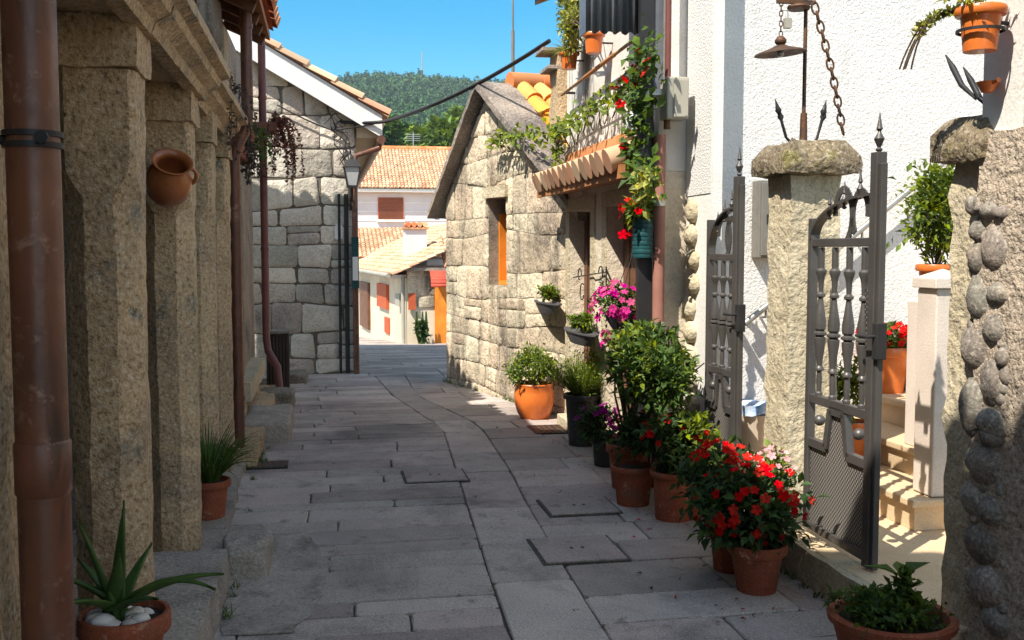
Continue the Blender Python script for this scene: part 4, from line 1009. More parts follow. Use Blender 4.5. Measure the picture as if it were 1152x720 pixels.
    for s in (x0 + (m1 - x0) * .4, x1 - (x1 - m2) * .4):
        f = MB(); f.ball(P(s, zlow - .1), .028, seg=14, ring=9); part("ball", f, IRON, t, 60)
    f = MB(); f.bar(P(W + .03, 1.12, .01), P(W + .03, 1.28, .01), .04, .05, nrm); lk = part("lock_case", f, BLACK, t, bevel=.004)
    f = MB(); f.tube([P(W + .03, 1.22, .03), P(W + .03, 1.22, .07), P(W - .05, 1.22, .075)], .008, 8); part("handle", f, BLACK, lk, 50)
    f = MB(); f.prism([P(W - .115, 1.16, .0), P(W - .06, 1.16, .0), P(W - .06, 1.42, .0), P(W - .115, 1.42, .0)], nrm * .004); part("lock_plate", f, PERF, t)
    return t
gate((2.39, 4.76), (2.38, 4.10), 4, "grey iron gate leaf with four turned balusters hung on the lamp pillar")
gate((2.36, 6.06), (2.38, 5.62), 3, "grey iron gate leaf with three balusters by the white house corner", zmid=1.55, zhi=2.02, zl_=1.78)

# ------------------------------------------------------------------ lamp bracket on the pillar
T = P1T; t = thing("lamp_bracket", "rusty iron lamp post with spiked prongs on the mossy pillar cap", "lamp post", (T.x, T.y, T.z - .04))
tp = T + Vector((-.01, 0, 0)); b = MB(); b.tube([tp + Vector((0,0,-.03)), tp + Vector((0,0,.16))], [.022,.017], 10); b.tube([tp + Vector((0,0,.16)), tp + Vector((0,0,.78))], .010, 10); part("post", b, RUST, t, 50)
b = MB(); top_ = tp + Vector((0,0,.72)); b.bar(top_ + Vector((-.16,0,.01)), top_ + Vector((.05,0,.01)), .025, .02); b.lathe([(0,0),(.055,0),(.06,.012),(.055,.022),(0,.022)], top_ + Vector((-.04,0,-.03)), 16); part("arm", b, RUST, t, 40)
for dx, dy, L in ((-.15, -.04, .2), (-.10, .05, .17), (.09, -.03, .2), (.13, .06, .18)):
    b = MB(); q0 = tp + Vector((dx*.3, dy*.3, -.02)); q1 = tp + Vector((dx*.75, dy*.75, .03)); q2 = tp + Vector((dx*1.15, dy, L)); b.tube([q0, q1, q1.lerp(q2, .7)], .007, 8)
    dd = (q2 - q1).normalized(); c0 = q1.lerp(q2, .68); b.tube([c0, c0 + dd*.02, c0 + dd*.035, c0 + dd*.085], [.008,.018,.012,.001], 8); part("prong", b, BLACK, t, 50)
hp = top_ + Vector((-.13, 0, 0)); t = thing("hanging_lamp", "rusty saucer shaped lamp hanging on a chain from the pillar bracket", "lamp", hp + Vector((0,0,-.25)))
dz = gy(878, 58, hp.y).z; hp.x = gy(878, 58, hp.y).x
b = MB(); o_ = Vector((hp.x, hp.y, dz)); Mt = Matrix.Rotation(R(-5), 3, 'Y')
b.lathe([(0,.035),(.03,.03),(.05,.02),(.13,-.005),(.135,-.012),(.125,-.012),(.045,.008),(.02,.0),(0,.0)], o_, 32, Mt); part("shade", b, RUST, t, 50)
b = MB(); b.lathe([(0,.036),(.022,.036),(.03,.045),(.03,.06),(.018,.075),(.006,.08),(0,.08)], o_, 14); part("holder", b, RUST, t, 50)
b = MB(); b.lathe([(0,-.03),(.012,-.026),(.018,-.01),(.012,.0)], o_, 12); part("bulb", b, GLASS, t, 50)
def link(mb, c_, ax, L, W, r, flat):
    ax = Vector(ax).normalized(); s_ = ax.cross(Vector((.3,.9,.1))).normalized()
    if flat: s_ = ax.cross(s_)
    pts = [c_ + ax*(L/2*math.cos(a)) + s_*(W/2*math.sin(a)) for a in [2*math.pi*i/12 for i in range(13)]]
    mb.tube(pts, r, 6, False)
b = MB(); z = dz + .09; i = 0
while z < 2.95: link(b, Vector((hp.x, hp.y, z)), (0,0,1), .032, .018, .003, i % 2); z += .026; i += 1
part("chain", b, RUST, t, 50)
b = MB(); b.box(hp.x + .02, hp.x + .055, hp.y - .015, hp.y + .015, dz + .12, dz + .17); b.tube([Vector((hp.x+.037,hp.y,dz+.17)), Vector((hp.x+.037,hp.y,dz+.21)), Vector((hp.x+.01,hp.y,dz+.21))], .004, 6); part("padlock", b, BOXM, t)
c0 = gy(916, 4, T.y - .03); c1 = gy(948, 150, T.y - .03); b = MB(); n = 14
for i in range(n): q = c0.lerp(c1, (i + .5) / n) + Vector((math.sin(math.pi * i / n) * .015, 0, 0)); link(b, q, c1 - c0, (c1-c0).length / n * 1.32, .034, .0058, i % 2)
solo("iron_chain", b, RUST, "heavy iron chain hanging from the bracket arm to the mossy cap", "chain", smooth=50)

# ================================================================== NEAR RIGHT COBBLED WALL
NX = 2.335
nw_ = thing("cobbled_wall", "rough pebbledash wall edged with embedded river cobbles at the right", "wall", (2.6, 2.0, 0))
b = MB(); b.box(NX, 2.75, -1.5, 3.36, -.05, 2.02); part("wall", b, PEBB, nw_, 50, (.09, .02, 6))
b = MB(); b.box(NX + .05, 2.75, -1.5, 3.2, 2.024, 4.2); part("upper_wall", b, PEBB, nw_)
b = MB(); b.box(NX + .03, 2.72, 3.202, 3.40, 1.72, 4.2); part("white_edge", b, STUCCO_S, nw_)
b = MB(); rc = random.Random(12)
cl = [(1104,234,14,18),(1113,236,22,24),(1127,240,20,22),(1099,260,15,30),(1119,278,30,60),(1097,290,16,42),(1099,335,26,58),(1121,331,24,32),(1118,370,24,42),(1094,392,30,56),(1128,402,13,28),(1115,430,26,64),(1113,476,30,42),(1090,458,22,70),(1105,522,34,56),(1112,492,24,22),(1093,562,28,44),(1112,575,28,40),(1102,612,34,50),(1106,660,40,56),(1120,700,34,40)]
for px, py, w, h in cl:
    q = gx(px, py, NX - .004); D = q.dot(_f) - EYE.dot(_f); b.ball(q + Vector((.04, 0, 0)), 1, (.066, w * D / 1152 * .5 * 2.0, h * D / 1152 * .53), 16, 11, .06, rc)
for _ in range(45):
    px, py = rc.uniform(1086, 1132), rc.uniform(225, 705); q = gx(px, py, NX - .0); b.ball(q + Vector((.012, 0, 0)), rc.uniform(.018, .035), (.8, 1, rc.uniform(.8, 1.5)), 10, 7, .08, rc)
part("cobbles", b, COB, nw_, 60, (.04, .0035, 12))
q = gx(1103, 30, NX - .09); t = thing("hanging_pot", "bright orange pot with trailing succulents on the wall at the upper right", "potted plant", q)
pot(t, q + Vector((0,0,-.085)), .082, .055, .15, TERRA_B, .22)
b = MB(); b.tube([q + Vector((.0,0,.02)), q + Vector((.12,.02,.02))], .007, 6); b.lathe([(.073,-.01),(.08,-.01),(.08,.0),(.073,.0)], q + Vector((0,0,-.01)), 20); part("holder_ring", b, BLACK, t)
rs = random.Random(31); part("foliage", foliage(q + Vector((-.01,.02,.1)), (.1,.11,.06), 260, .035, rs, 10), L_VAR, t)
b = MB(); s_ = MB()
for k in range(5):
    p = q + Vector((-.06,.04 + .012*k,.06)); pts = [p.copy()]
    d = Vector((-.3,.45,.1))
    for i in range(7): p = p + d.normalized()*.04; d += Vector((.06*rs.uniform(-1,1.4), .02, -.28)); pts.append(p.copy())
    sk = MB(); sk.tube(pts, .0035, 5); part("stem", sk, TRUNK, t)
    for _ in range(26): w = rs.randrange(0, 4); one_leaf(b, pts[w].lerp(pts[w+1], rs.random()), unit(rs), unit(rs), .03, .014)
part("trailing_leaves", b, L_VAR, t)
q = gx(1111, 98, NX - .01); b = MB(); b.lathe([(0,-.022),(.02,-.018),(.036,.012),(.04,.018),(.033,.018),(.02,-.006),(0,-.01)], q, 18); b.tube([q + Vector((0,-.03,.012)), q + Vector((0,-.06,.016))], .009, 8)
solo("clay_scoop", b, TERRA_B, "small orange clay scoop on the white wall edge over the cap", "clay dish", smooth=50)
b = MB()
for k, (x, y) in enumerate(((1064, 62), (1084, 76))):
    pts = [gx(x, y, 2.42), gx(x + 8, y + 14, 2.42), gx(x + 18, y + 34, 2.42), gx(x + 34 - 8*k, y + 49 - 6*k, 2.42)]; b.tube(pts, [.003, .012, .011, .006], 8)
solo("stem_shadow", b, BLACK, "pair of curved black shapes modelled as stem shadows beside the white wall edge", "hook", smooth=50)  # dark tubes stand in for shadows of the pot's trailing stems

# ================================================================== POTTED PLANTS ON THE RIGHT
def place(px, py): q = gz(px, py); return Vector((q.x, q.y, 0))
rf_ = random.Random(77)
G = "potted plants along the right wall"
# front red impatiens
c = place(851, 664); t = thing("flower_pot", "front terracotta pot brimming with bright red flowers by the gate sill", "potted plant", c, G)
pot(t, c, .135, .09, .23, TERRA, .22)
fc = c + Vector((-.02, .04, .40)); fm = foliage(fc, (.25,.24,.16), 1100, .062, rf_, 22); foliage(fc + Vector((0,0,-.12)), (.24,.2,.08), 250, .065, rf_, 10, fm, droop=.6)
part("foliage", fm, L_DRK, t); part("blossoms", blossoms(fc + Vector((0,0,.02)), (.26,.25,.19), 75, .024, rf_, clump=26), F_RED, t); part("stems", stems(c + Vector((0,0,.2)), [fc + unit(rf_)*.12 for _ in range(14)], .006), L_DRK, t)
c = place(822, 640); t = thing("flower_pot", "dark terracotta pot half hidden behind the front red flowers", "potted plant", c, G)
pot(t, c, .12, .085, .24, TERRA, .2); fc = c + Vector((-.04, 0, .45))
part("foliage", foliage(fc, (.22,.2,.17), 800, .06, rf_, 18), L_DRK, t); part("blossoms", blossoms(fc + Vector((0,0,.03)), (.22,.2,.18), 48, .024, rf_, clump=16), F_RED, t)
c = Vector((2.16, 4.78, .0)); t = thing("pink_flower_pot", "pot of pale pink flowers squeezed between red flowers and gate", "potted plant", c, G)
pot(t, c, .09, .07, .2, TERRA); fc = c + Vector((.02, -.05, .42)); part("foliage", foliage(fc, (.1,.15,.2), 420, .05, rf_, 10), L_YEL, t); part("blossoms", blossoms(fc + Vector((0,0,.06)), (.12,.15,.14), 40, .02, rf_), F_PALE, t)
# two terracotta pots with mixed plants
c = place(757, 583); t = thing("flower_pot", "tall ribbed terracotta pot with dark leaves and a few red blooms", "potted plant", c, G)
pot(t, c, .135, .105, .29, TERRA, .12); fc = c + Vector((0,.02,.44)); part("foliage", foliage(fc, (.2,.2,.17), 1000, .06, rf_, 18), L_DRK, t); part("blossoms", blossoms(fc, (.2,.2,.17), 9, .03, rf_), F_RED, t)
c = place(712, 567); t = thing("flower_pot", "broad terracotta pot left of the tall ribbed pot", "potted plant", c, G)
pot(t, c, .14, .10, .25, TERRA, .16); fc = c + Vector((.03,.05,.42)); part("foliage", foliage(fc, (.17,.17,.16), 650, .055, rf_, 14), L_DRK, t); part("blossoms", blossoms(fc, (.17,.17,.16), 6, .03, rf_), F_RED, t)
c = Vector((2.12, 5.75, 0)); t = thing("leafy_pot", "pot of sunlit yellow green leaves below the small gate leaf", "potted plant", c, G)
pot(t, c, .12, .09, .26, TERRA); fc = c + Vector((.0,-.05,.47)); part("foliage", foliage(fc, (.15,.17,.18), 700, .06, rf_, 14), L_YEL, t); part("blossoms", blossoms(fc, (.15,.15,.18), 8, .022, rf_), F_RED, t)
# purple petunias
c = place(682, 523); t = thing("petunia_pot", "dark pot overflowing with purple petunias beside the black planter", "potted plant", c, G)
pot(t, c, .12, .09, .2, POT_BLK); fc = c + Vector((-.02,0,.29)); part("foliage", foliage(fc, (.19,.2,.17), 800, .05, rf_, 16, droop=.3), L_DRK, t); part("blossoms", blossoms(fc, (.2,.21,.18), 24, .024, rf_, clump=9), F_PURP, t)
# black planter with broom bush
c = place(655, 500); t = thing("black_planter", "tall black tapered planter with fine yellow green bush", "potted plant", c, G)
pot(t, c, .155, .11, .42, POT_BLK, .1); fc = c + Vector((.01,0,.58)); b = MB()
for i in range(620):
    a = rf_.random()*6.28; blade(b, c + Vector((.06*math.cos(a), .06*math.sin(a), .40)), (math.cos(a)*rf_.uniform(.1,1.1), math.sin(a)*rf_.uniform(.1,1.1), 1), rf_.uniform(.2,.4), .007, rf_.uniform(.1,1.1), rf_, 4)
foliage(fc, (.25,.25,.18), 1700, .036, rf_, 26, b, aspect=.3); part("foliage", b, L_YEL, t)
# orange round pot
c = place(601, 470); t = thing("orange_pot", "round bulging orange glazed pot with bushy green plant by the granite house", "potted plant", c, G)
b = MB(); b.lathe([(0,0),(.13,0),(.165,.06),(.19,.16),(.19,.24),(.175,.31),(.185,.325),(.18,.335),(.165,.33),(.16,.29),(0,.28)], c, 36); part("pot", b, TERRA_B, t, 50)
b = MB(); b.lathe([(.16,.3),(.08,.315),(.001,.315)], c, 20); part("soil", b, SOIL, t)
fc = c + Vector((0,0,.47)); part("foliage", foliage(fc, (.27,.27,.18), 2000, .045, rf_, 28), leaf("leaf_bright", (.20,.27,.035), (.11,.17,.025)), t); part("stems", stems(c + Vector((0,0,.28)), [fc + unit(rf_)*.15 for _ in range(12)], .006), TRUNK, t)
# big shrub
c = Vector((2.0, 6.55, 0)); t = thing("potted_shrub", "tall glossy leaved shrub rising above the flower pots", "shrub", c, G)
pot(t, c, .15, .11, .3, TERRA)
fc = gx(733, 418, 2.0); b = foliage(fc, (.30,.38,.30), 1700, .062, rf_, 34, tight=.17, shell=.33)
foliage(fc + Vector((-.02, .12, .16)), (.2,.22,.16), 600, .06, rf_, 12, b); foliage(fc + Vector((0, -.33, -.03)), (.13,.14,.2), 500, .06, rf_, 9, b)
part("foliage", b, L_MID, t); part("young_leaves", foliage(fc + Vector((-.03,-.03,.06)), (.31,.39,.29), 520, .05, rf_, 22, tight=.14, shell=.2), L_YEL, t); part("stems", stems(c + Vector((0,0,.26)), [fc + Vector((unit(rf_).x*.25, unit(rf_).y*.32, unit(rf_).z*.28)) for _ in range(34)], .009, bow=.08), TRUNK, t)
# pink hanging flowers
q = gx(700, 350, 2.1); t = thing("pink_hanging_basket", "hanging basket of magenta flowers above the tall shrub", "hanging basket", q)
b = MB(); b.lathe([(0,-.14),(.07,-.13),(.12,-.05),(.13,.0),(.12,.0),(.06,-.1),(0,-.11)], q, 20); part("basket", b, POT_BLK, t, 50)
part("foliage", foliage(q + Vector((-.02,.02,.04)), (.17,.26,.15), 650, .045, rf_, 16), L_MID, t); b = blossoms(q + Vector((-.03,.03,.06)), (.18,.27,.15), 80, .028, rf_, clump=18); blossoms(q + Vector((-.05,.2,-.22)), (.05,.06,.1), 14, .028, rf_, mb=b); part("blossoms", b, F_PINK, t)
b = MB()
for a in (0, 2.1, 4.2): b.tube([q + Vector((.12*math.cos(a), .12*math.sin(a), 0)), q + Vector((.09,0,.5))], .003, 5)
part("hanger", b, BLACK, t)
# wall planters
def planter(px0, px1, pyr, X, label):
    a = gx(px0, pyr, X); c_ = gx(px1, pyr, X); m_ = (a + c_) / 2; W = abs(a.y - c_.y) * .5; t = thing("wall_planter", label, "planter", m_, "grey oval wall planters")
    sy = max(1.0, W / .085); b = MB(); S = Matrix(((1,0,0),(0,sy,0),(0,0,1)))
    b.lathe([(0,-.09),(.055,-.09),(.075,-.03),(.082,.0),(.09,.002),(.09,.014),(.082,.016),(.075,.0),(0,-.01)], m_, 24, S); part("pot", b, POT_GREY, t, 50)
    b = MB(); b.tube([m_ + Vector((.06,0,-.03)), m_ + Vector((.22,0,-.03))], .01, 6); part("bracket", b, BLACK, t)
    part("foliage", foliage(m_ + Vector((0,0,.085)), (.09,.11,.075), 420, .05, rf_, 12), L_YEL, t)
planter(605, 628, 341, 2.1, "grey oval planter with green plant fixed on granite wall")
planter(639, 669, 374, 2.06, "grey oval planter with green plant in front of the door frame")
# iron scroll holder
t = thing("scroll_bracket", "curly wrought iron flower hook beside the brown doors", "hook", gx(665, 320, 2.17)); b = MB()
def curl(px, py, r, a0, a1, X=2.17, n=14):
    o_ = gx(px, py, X); return [o_ + Vector((0, -r*math.cos(a0 + (a1-a0)*i/n) * (1 - .5*i/n), r*math.sin(a0 + (a1-a0)*i/n) * (1 - .5*i/n))) for i in range(n+1)]
for args in ((652,310,.07,0,5), (676,308,.07,3,-2.5), (655,330,.09,1,6), (675,328,.08,2,-3)): b.tube(curl(*args), .005, 6)
b.tube([gx(645,312,2.17), gx(682,306,2.17)], .005, 6); b.tube([gx(682,300,2.17), gx(682,345,2.17)], .006, 6); part("scroll", b, BLACK, t, 50)
b = MB(); b.tube([gx(682,303,2.17), gx(682,303,2.21)], .008, 6); part("wall_plate", b, BLACK, t)
# teal basket with red mandevilla
q = gx(723, 268, 2.08); t = thing("teal_basket", "hanging teal wicker basket with red blooms beside the canopy", "hanging basket", q)
b = MB()
for k in range(9): b.lathe([(.062 + .004*(k % 2), -.13 + k*.028), (.066 + .004*(k % 2), -.116 + k*.028), (.062 + .004*(k % 2), -.102 + k*.028)], q, 16)
b.lathe([(0,-.13),(.062,-.13)], q, 16); part("basket", b, TEAL, t, 50)
part("foliage", foliage(q + Vector((-.02,.02,.17)), (.1,.13,.1), 300, .06, rf_, 9), L_YEL, t); b = blossoms(q + Vector((-.05,.08,.17)), (.09,.13,.12), 4, .03, rf_); blossoms(q + Vector((-.06,.14,.0)), (.03,.04,.03), 2, .03, rf_, mb=b); part("blossoms", b, F_RED, t)
b = MB(); b.tube([q + Vector((0,0,.1)), q + Vector((.1,0,.42))], .003, 5); part("hanger", b, BLACK, t)
# glass jar
q = gx(712, 140, 2.12); b = MB(); b.lathe([(0,-.09),(.05,-.085),(.055,0),(.03,.06),(.022,.08),(.022,.11),(.018,.11),(.018,.08),(.045,0),(.04,-.07),(0,-.075)], q, 18)
solo("glass_bottle", b, GLASS, "clear glass bottle hanging among the creeper leaves", "bottle", smooth=60)
# climbing creeper on the facade
def creeper(name, label, path, m, n, size, spread, rg, fl=None, flm=None, nf=0):
    P = [Vector(p) for p in path]; t = thing(name, label, "climbing plant", P[0]); b = MB(); s_ = MB(); s_.tube(P, .006, 6); f = MB()
    for _ in range(n):
        k = rg.randrange(len(P) - 1); q = P[k].lerp(P[k+1], rg.random()) + Vector((rg.gauss(0, spread*.5) - spread*.3, rg.gauss(0, spread), rg.gauss(0, spread)))
        s = size*rg.uniform(.6,1.3); one_leaf(b, q, (unit(rg) + Vector((-.4,-.2,-.2))).normalized(), (Vector((-.6,-.5,.6)) + unit(rg)*.5).normalized(), s, s*.6)
    for _ in range(nf):
        k = rg.randrange(len(P) - 1); q = P[k].lerp(P[k+1], rg.random()) + Vector((-spread*1.1, rg.gauss(0, spread), rg.gauss(0, spread)))
        blossom(f, q, Vector((-.6,-.7,.2)) + unit(rg)*.4, .042*rg.uniform(.8,1.2), rg)
    part("foliage", b, m, t); part("stems", s_, TRUNK, t, 50)
    if nf: part("blossoms", f, flm, t)
rv = random.Random(9)
creeper("creeper", "green creeper garland reaching from granite gable along the white facade", [gp(*gs(554,162,.12), .12), gp(*gs(572,155,.14), .14), gp(*gs(596,150,.2), .2), gx(625,150,2.1), gx(640,142,2.13), gx(660,128,2.13), gx(690,110,2.13), gx(712,98,2.13)], L_YEL, 520, .065, .045, rv)
creeper("creeper", "dangling creeper strand at the far corner of the white facade", [gx(632,138,2.12), gx(628,165,2.12), gx(630,185,2.1)], L_YEL, 120, .06, .05, rv)
mv = [gx(740,56,2.1), gx(730,75,2.06), gx(722,100,2.05), gx(728,128,2.08), gx(722,150,2.1), gx(718,172,2.1), gx(728,195,2.06), gx(736,212,2.05)]
creeper("mandevilla", "dark creeper column with scarlet trumpet flowers beside the meter box", mv, L_MID, 520, .075, .085, rv)
mt_ = bpy.data.objects["mandevilla"]; b = MB()
for px, py in ((722,58),(727,66),(712,76),(705,88),(716,90),(697,119),(702,160),(699,168),(708,150),(712,228),(700,236),(720,236),(704,262),(728,84),(690,98)):
    for _ in range(1): blossom(b, gx(px + rv.uniform(-3,3), py + rv.uniform(-3,3), 2.0), Vector((-.5,-.8,.2)) + unit(rv)*.9, .036*rv.uniform(.8,1.2), rv)
part("blossoms", b, F_RED, mt_)
creeper("creeper", "pale leafy shoot over the teal basket", [gx(730,200,2.03), gx(728,215,2.02)], L_VAR, 90, .07, .05, rv)
# tangle of bare vine shadows source: woody stems on the wall
b = MB()
for k in range(9):
    x = 640 + k*8; pts = [gx(x + rv.uniform(-4,4), 175 - k*6 - j*9, 2.185) + Vector((-rv.random()*.05,0,0)) for j in range(6)]; b.tube(pts, .006, 5)
solo("bare_vine", b, TRUNK, "bare woody vine stems on the white facade over the canopy", "climbing plant", smooth=60)
# upper variegated plant in two pots
q = gx(640, 68, 2.08); t = thing("hanging_pot", "lower orange pot at the facade corner with spidery leaves", "potted plant", q)
pot(t, q + Vector((0,0,-.075)), .088, .06, .14, TERRA_B, .2); b = MB()
for i in range(120): a = rv.random()*6.28; blade(b, q + Vector((0,0,.06)), (math.cos(a), math.sin(a), rv.uniform(.2,1)), rv.uniform(.14,.26), .012, rv.uniform(.5,1.4), rv, 5)
part("leaves", b, L_VAR, t); b = MB(); b.bar(q + Vector((.06,0,0)), (2.22, q.y, q.z), .012); part("bracket", b, BLACK, t)
q = gx(668, 48, 2.06); t = thing("hanging_pot", "upper orange pot under the balcony screen with tall golden bush", "potted plant", q)
pot(t, q + Vector((0,0,-.08)), .085, .06, .15, TERRA_B, .2); fc = gx(645, 22, 2.06)
part("foliage", foliage(fc, (.13,.22,.27), 1100, .055, rv, 22), L_VAR, t); part("stems", stems(q + Vector((0,0,.05)), [fc + unit(rv)*.1 for _ in range(8)], .006), TRUNK, t); b = MB(); b.bar(q + Vector((.06,0,0)), (2.22, q.y, q.z), .012); part("bracket", b, BLACK, t)
# bowl in the right foreground
c = Vector((2.1, 3.47, 0)); q = gz(1003, 690, .23); c = Vector((q.x, q.y, 0)); t = thing("terracotta_bowl", "wide terracotta bowl of low dark plants in the near right corner", "potted plant", c, G)
b = MB(); b.lathe([(0,0),(.14,0),(.19,.10),(.215,.19),(.232,.2),(.236,.225),(.225,.235),(.205,.23),(.19,.17),(0,.17)], c, 40); part("pot", b, TERRA, t, 50)
b = MB(); b.lathe([(.195,.195),(.1,.21),(.001,.205)], c, 24); part("soil", b, SOIL, t)
fm = foliage(c + Vector((-.02,0,.25)), (.2,.18,.06), 1100, .034, rf_, 22); foliage(c + Vector((.06,.03,.31)), (.07,.07,.07), 200, .045, rf_, 5, fm); foliage(c + Vector((-.15,.02,.29)), (.08,.07,.06), 220, .034, rf_, 5, fm)
for a, l in ((2.6,.14), (.3,.16), (1.2,.12), (4.4,.1)): one_leaf(fm, c + Vector((.05,.02,.36)), Vector((math.cos(a), math.sin(a), .35)).normalized(), Vector((0,0,1)), l, l*.45)
part("foliage", fm, L_MID, t)
# courtyard pots
GC = "courtyard pots"
q = gx(997, 433, 3.62); c = Vector((q.x, q.y, .665)); t = thing("step_pot", "large orange pot with red flowers standing on the granite steps", "potted plant", c, GC)
pot(t, c, .155, .105, .30, TERRA_B, .22); part("foliage", foliage(c + Vector((0,0,.36)), (.2,.2,.08), 420, .06, rf_, 12), L_MID, t); part("blossoms", blossoms(c + Vector((0,0,.37)), (.21,.2,.09), 40, .024, rf_), F_RED, t)
q = gx(960, 470, 3.1); c = Vector((q.x, q.y, .335)); t = thing("step_pot", "orange pot with green plant seen through the gate balusters", "potted plant", c, GC)
pot(t, c, .11, .08, .24, TERRA_B, .2); part("foliage", foliage(c + Vector((0,0,.42)), (.12,.12,.2), 520, .05, rf_, 12), L_YEL, t)
q = gx(1051, 338, 3.32); c = Vector((3.32, q.y, q.z)); b = MB(); b.box(c.x-.1, c.x+.1, c.y-.1, c.y+.1, .50, c.z - .002); part("pedestal", b, STEP_P, st, bevel=.008)
t = thing("shrub_pot", "bushy yellow green shrub in orange pot on a pedestal beside the stairs", "potted plant", c, GC)
pot(t, c, .1, .075, .2, TERRA_B, .2); fc = c + Vector((.02,.0,.47)); part("foliage", foliage(fc, (.2,.22,.30), 1900, .05, rf_, 26), L_YEL, t); part("stems", stems(c + Vector((0,0,.16)), [fc + unit(rf_)*.15 for _ in range(10)], .006), TRUNK, t)
q = gx(852, 520, 2.72); c = Vector((2.72, q.y, FZ)); t = thing("storage_bin", "beige round bin with folded blue white cloth behind the gate", "bin", c)
b = MB(); b.lathe([(0,0),(.11,0),(.125,.36),(.13,.37),(.13,.385),(0,.385)], c, 28); part("body", b, PLAST, t, 50)
b = MB(); b.box(c.x-.12, c.x+.12, c.y-.12, c.y+.12, .388 + FZ, .45 + FZ)
solo("folded_cloth", b, CLOTH, "folded blue and white patterned cloth lying on the beige bin", "cloth", smooth=60, rough=(.05, .02, 9))

lf = MB(); pt_ = MB(); rl = random.Random(17)
for _ in range(70):
    x_, y_ = rl.choice(((1.96,4.4),(1.8,4.5),(2.0,5.7),(1.9,6.1),(2.0,7.4),(2.0,8.1),(1.9,9.3))); x_ += rl.gauss(-.08,.16); y_ += rl.gauss(0,.22)
    if x_ > 2.18: continue
    one_leaf(lf if rl.random() < .6 else pt_, Vector((x_, y_, .006)), Vector((rl.uniform(-1,1), rl.uniform(-1,1), .08)).normalized(), (Vector((0,0,1)) + unit(rl)*.3).normalized(), rl.uniform(.018,.04), rl.uniform(.01,.02))
solo("fallen_leaves", lf, L_DRY, kind="stuff"); solo("fallen_petals", pt_, F_RED, kind="stuff")

# ================================================================== BEYOND: houses at the foot of the street
def facade_box(m, x0, x1, y0, y1, z0, z1): m.box(x0, x1, y0, y1, z0, z1)
Yw = 44.0
a = gy(398, 212, Yw); c_ = gy(500, 214, Yw); lo = gy(440, 262, Yw).z
wb = thing("white_far_house", "white banded house with orange tiled roof beyond the street end", "house", ((a.x+c_.x)/2, Yw, -3))
b = MB(); b.box(a.x - 1, c_.x + 1.6, Yw, Yw + 6, -3, a.z); part("wall", b, FARWHITE, wb)
b = MB()
for py in (228, 238, 248): z = gy(440, py, Yw).z; b.box(a.x - 1, c_.x + 1.6, Yw - .02, Yw - .002, z - .02, z + .02)
part("bands", b, STUCCO_S, wb)
p0 = gy(425, 222, Yw); p1 = gy(454, 247, Yw); b = MB(); b.box(p0.x, p1.x, Yw - .06, Yw - .003, p1.z, p0.z); wn_ = part("window", b, SHUT, wb)
b = MB(); b.box(p0.x - .06, p1.x + .06, Yw - .12, Yw - .003, p1.z - .1, p1.z - .002); part("sill", b, STUCCO_S, wn_)
b = MB(); n = 16
for i in range(n): z = p1.z + (p0.z - p1.z) * (i + .5) / n; b.box(p0.x + .04, p1.x - .04, Yw - .075, Yw - .061, z - .02, z + .012)
part("slats", b, WOOD_B, wn_)
p0 = gy(490, 238, Yw); b = MB(); b.box(p0.x - .05, p0.x + .12, Yw - .04, Yw - .003, p0.z - .3, p0.z); part("vent", b, DARK, wb)
rg_ = gy(440, 168, Yw + 3.4); ex = a.x - 1.1; ln = math.hypot(3.9, rg_.z - a.z)
b = MB(); tile_roof(b, (ex, Yw - .5, a.z - .0), (1,0,0), (0, 3.9, rg_.z - a.z), c_.x - ex + 1.2, ln, .15, .24, 5); rr = part("roof", b, TILE_F, wb, 40)
b = MB(); b.box(ex, c_.x + 1.2, Yw - .46, Yw - .002, a.z - .15, a.z - .03); part("eave_board", b, STUCCO_S, rr)
b = MB(); k = 26
for i in range(k): x = ex + (c_.x + 1.2 - ex) * i / k; b.tube([(x, Yw + 3.4, rg_.z + .02), (x + .5, Yw + 3.4, rg_.z + .03)], .14, 8)
part("ridge_tiles", b, TILE_O, rr, 50)
za = gy(440, 257, Yw).z; zb_ = gy(440, 290, Yw - 4.2).z
b = MB(); tile_roof(b, (a.x - 1, Yw - 4.2, zb_), (1,0,0), (0, 4.2, za - zb_), c_.x - a.x + 2, math.hypot(4.2, za - zb_), .17, .26, 5); part("lean_to_tiles", b, TILE_F, wb, 40)
b = MB(); b.box(a.x - .9, c_.x + .9, Yw - 4, Yw - .01, -3, zb_ - .06); part("lean_to_wall", b, FARWHITE, wb)
# lower house with door and shutter
fA = Vector((gz(404, 377, -1.75).x, 0, 0)); PA = Vector((gy(400, 378, 41).x, 41, 0)); PB = Vector((gy(458, 389, 28.5).x, 28.5, 0))
dv = (PB - PA).normalized(); nv = Vector((dv.y, -dv.x, 0)); nv = nv if nv.x < 0 else -nv
def fp(px, py, off=0):
    d = ray(px, py); P = PA + nv*off; tt = (P - EYE).dot(nv) / d.dot(nv); return EYE + d*tt
lh = thing("cream_far_house", "low cream house with brown door and red shutter at street end", "house", ((PA.x+PB.x)/2 + 2, 35, -2))
ez = fp(430, 303).z
b = MB(); b.prism([PA + Vector((0,0,-2.6)), PB + Vector((0,0,-2.6)), PB - nv*6 + Vector((0,0,-2.6)), PA - nv*6 + Vector((0,0,-2.6))], (0,0,ez + 2.6)); part("wall", b, FARCREAM, lh)
def fquad(px0, py0, px1, py1, m, nm, o0=.06, parent=lh):
    A, B = fp(px0, py0), fp(px1, py1); z0, z1 = min(A.z, B.z), max(A.z, B.z); A.z = z0; B.z = z0; b = MB()
    b.prism([A + nv*.004, B + nv*.004, B + nv*o0, A + nv*o0], (0,0,z1 - z0)); return part(nm, b, m, parent)
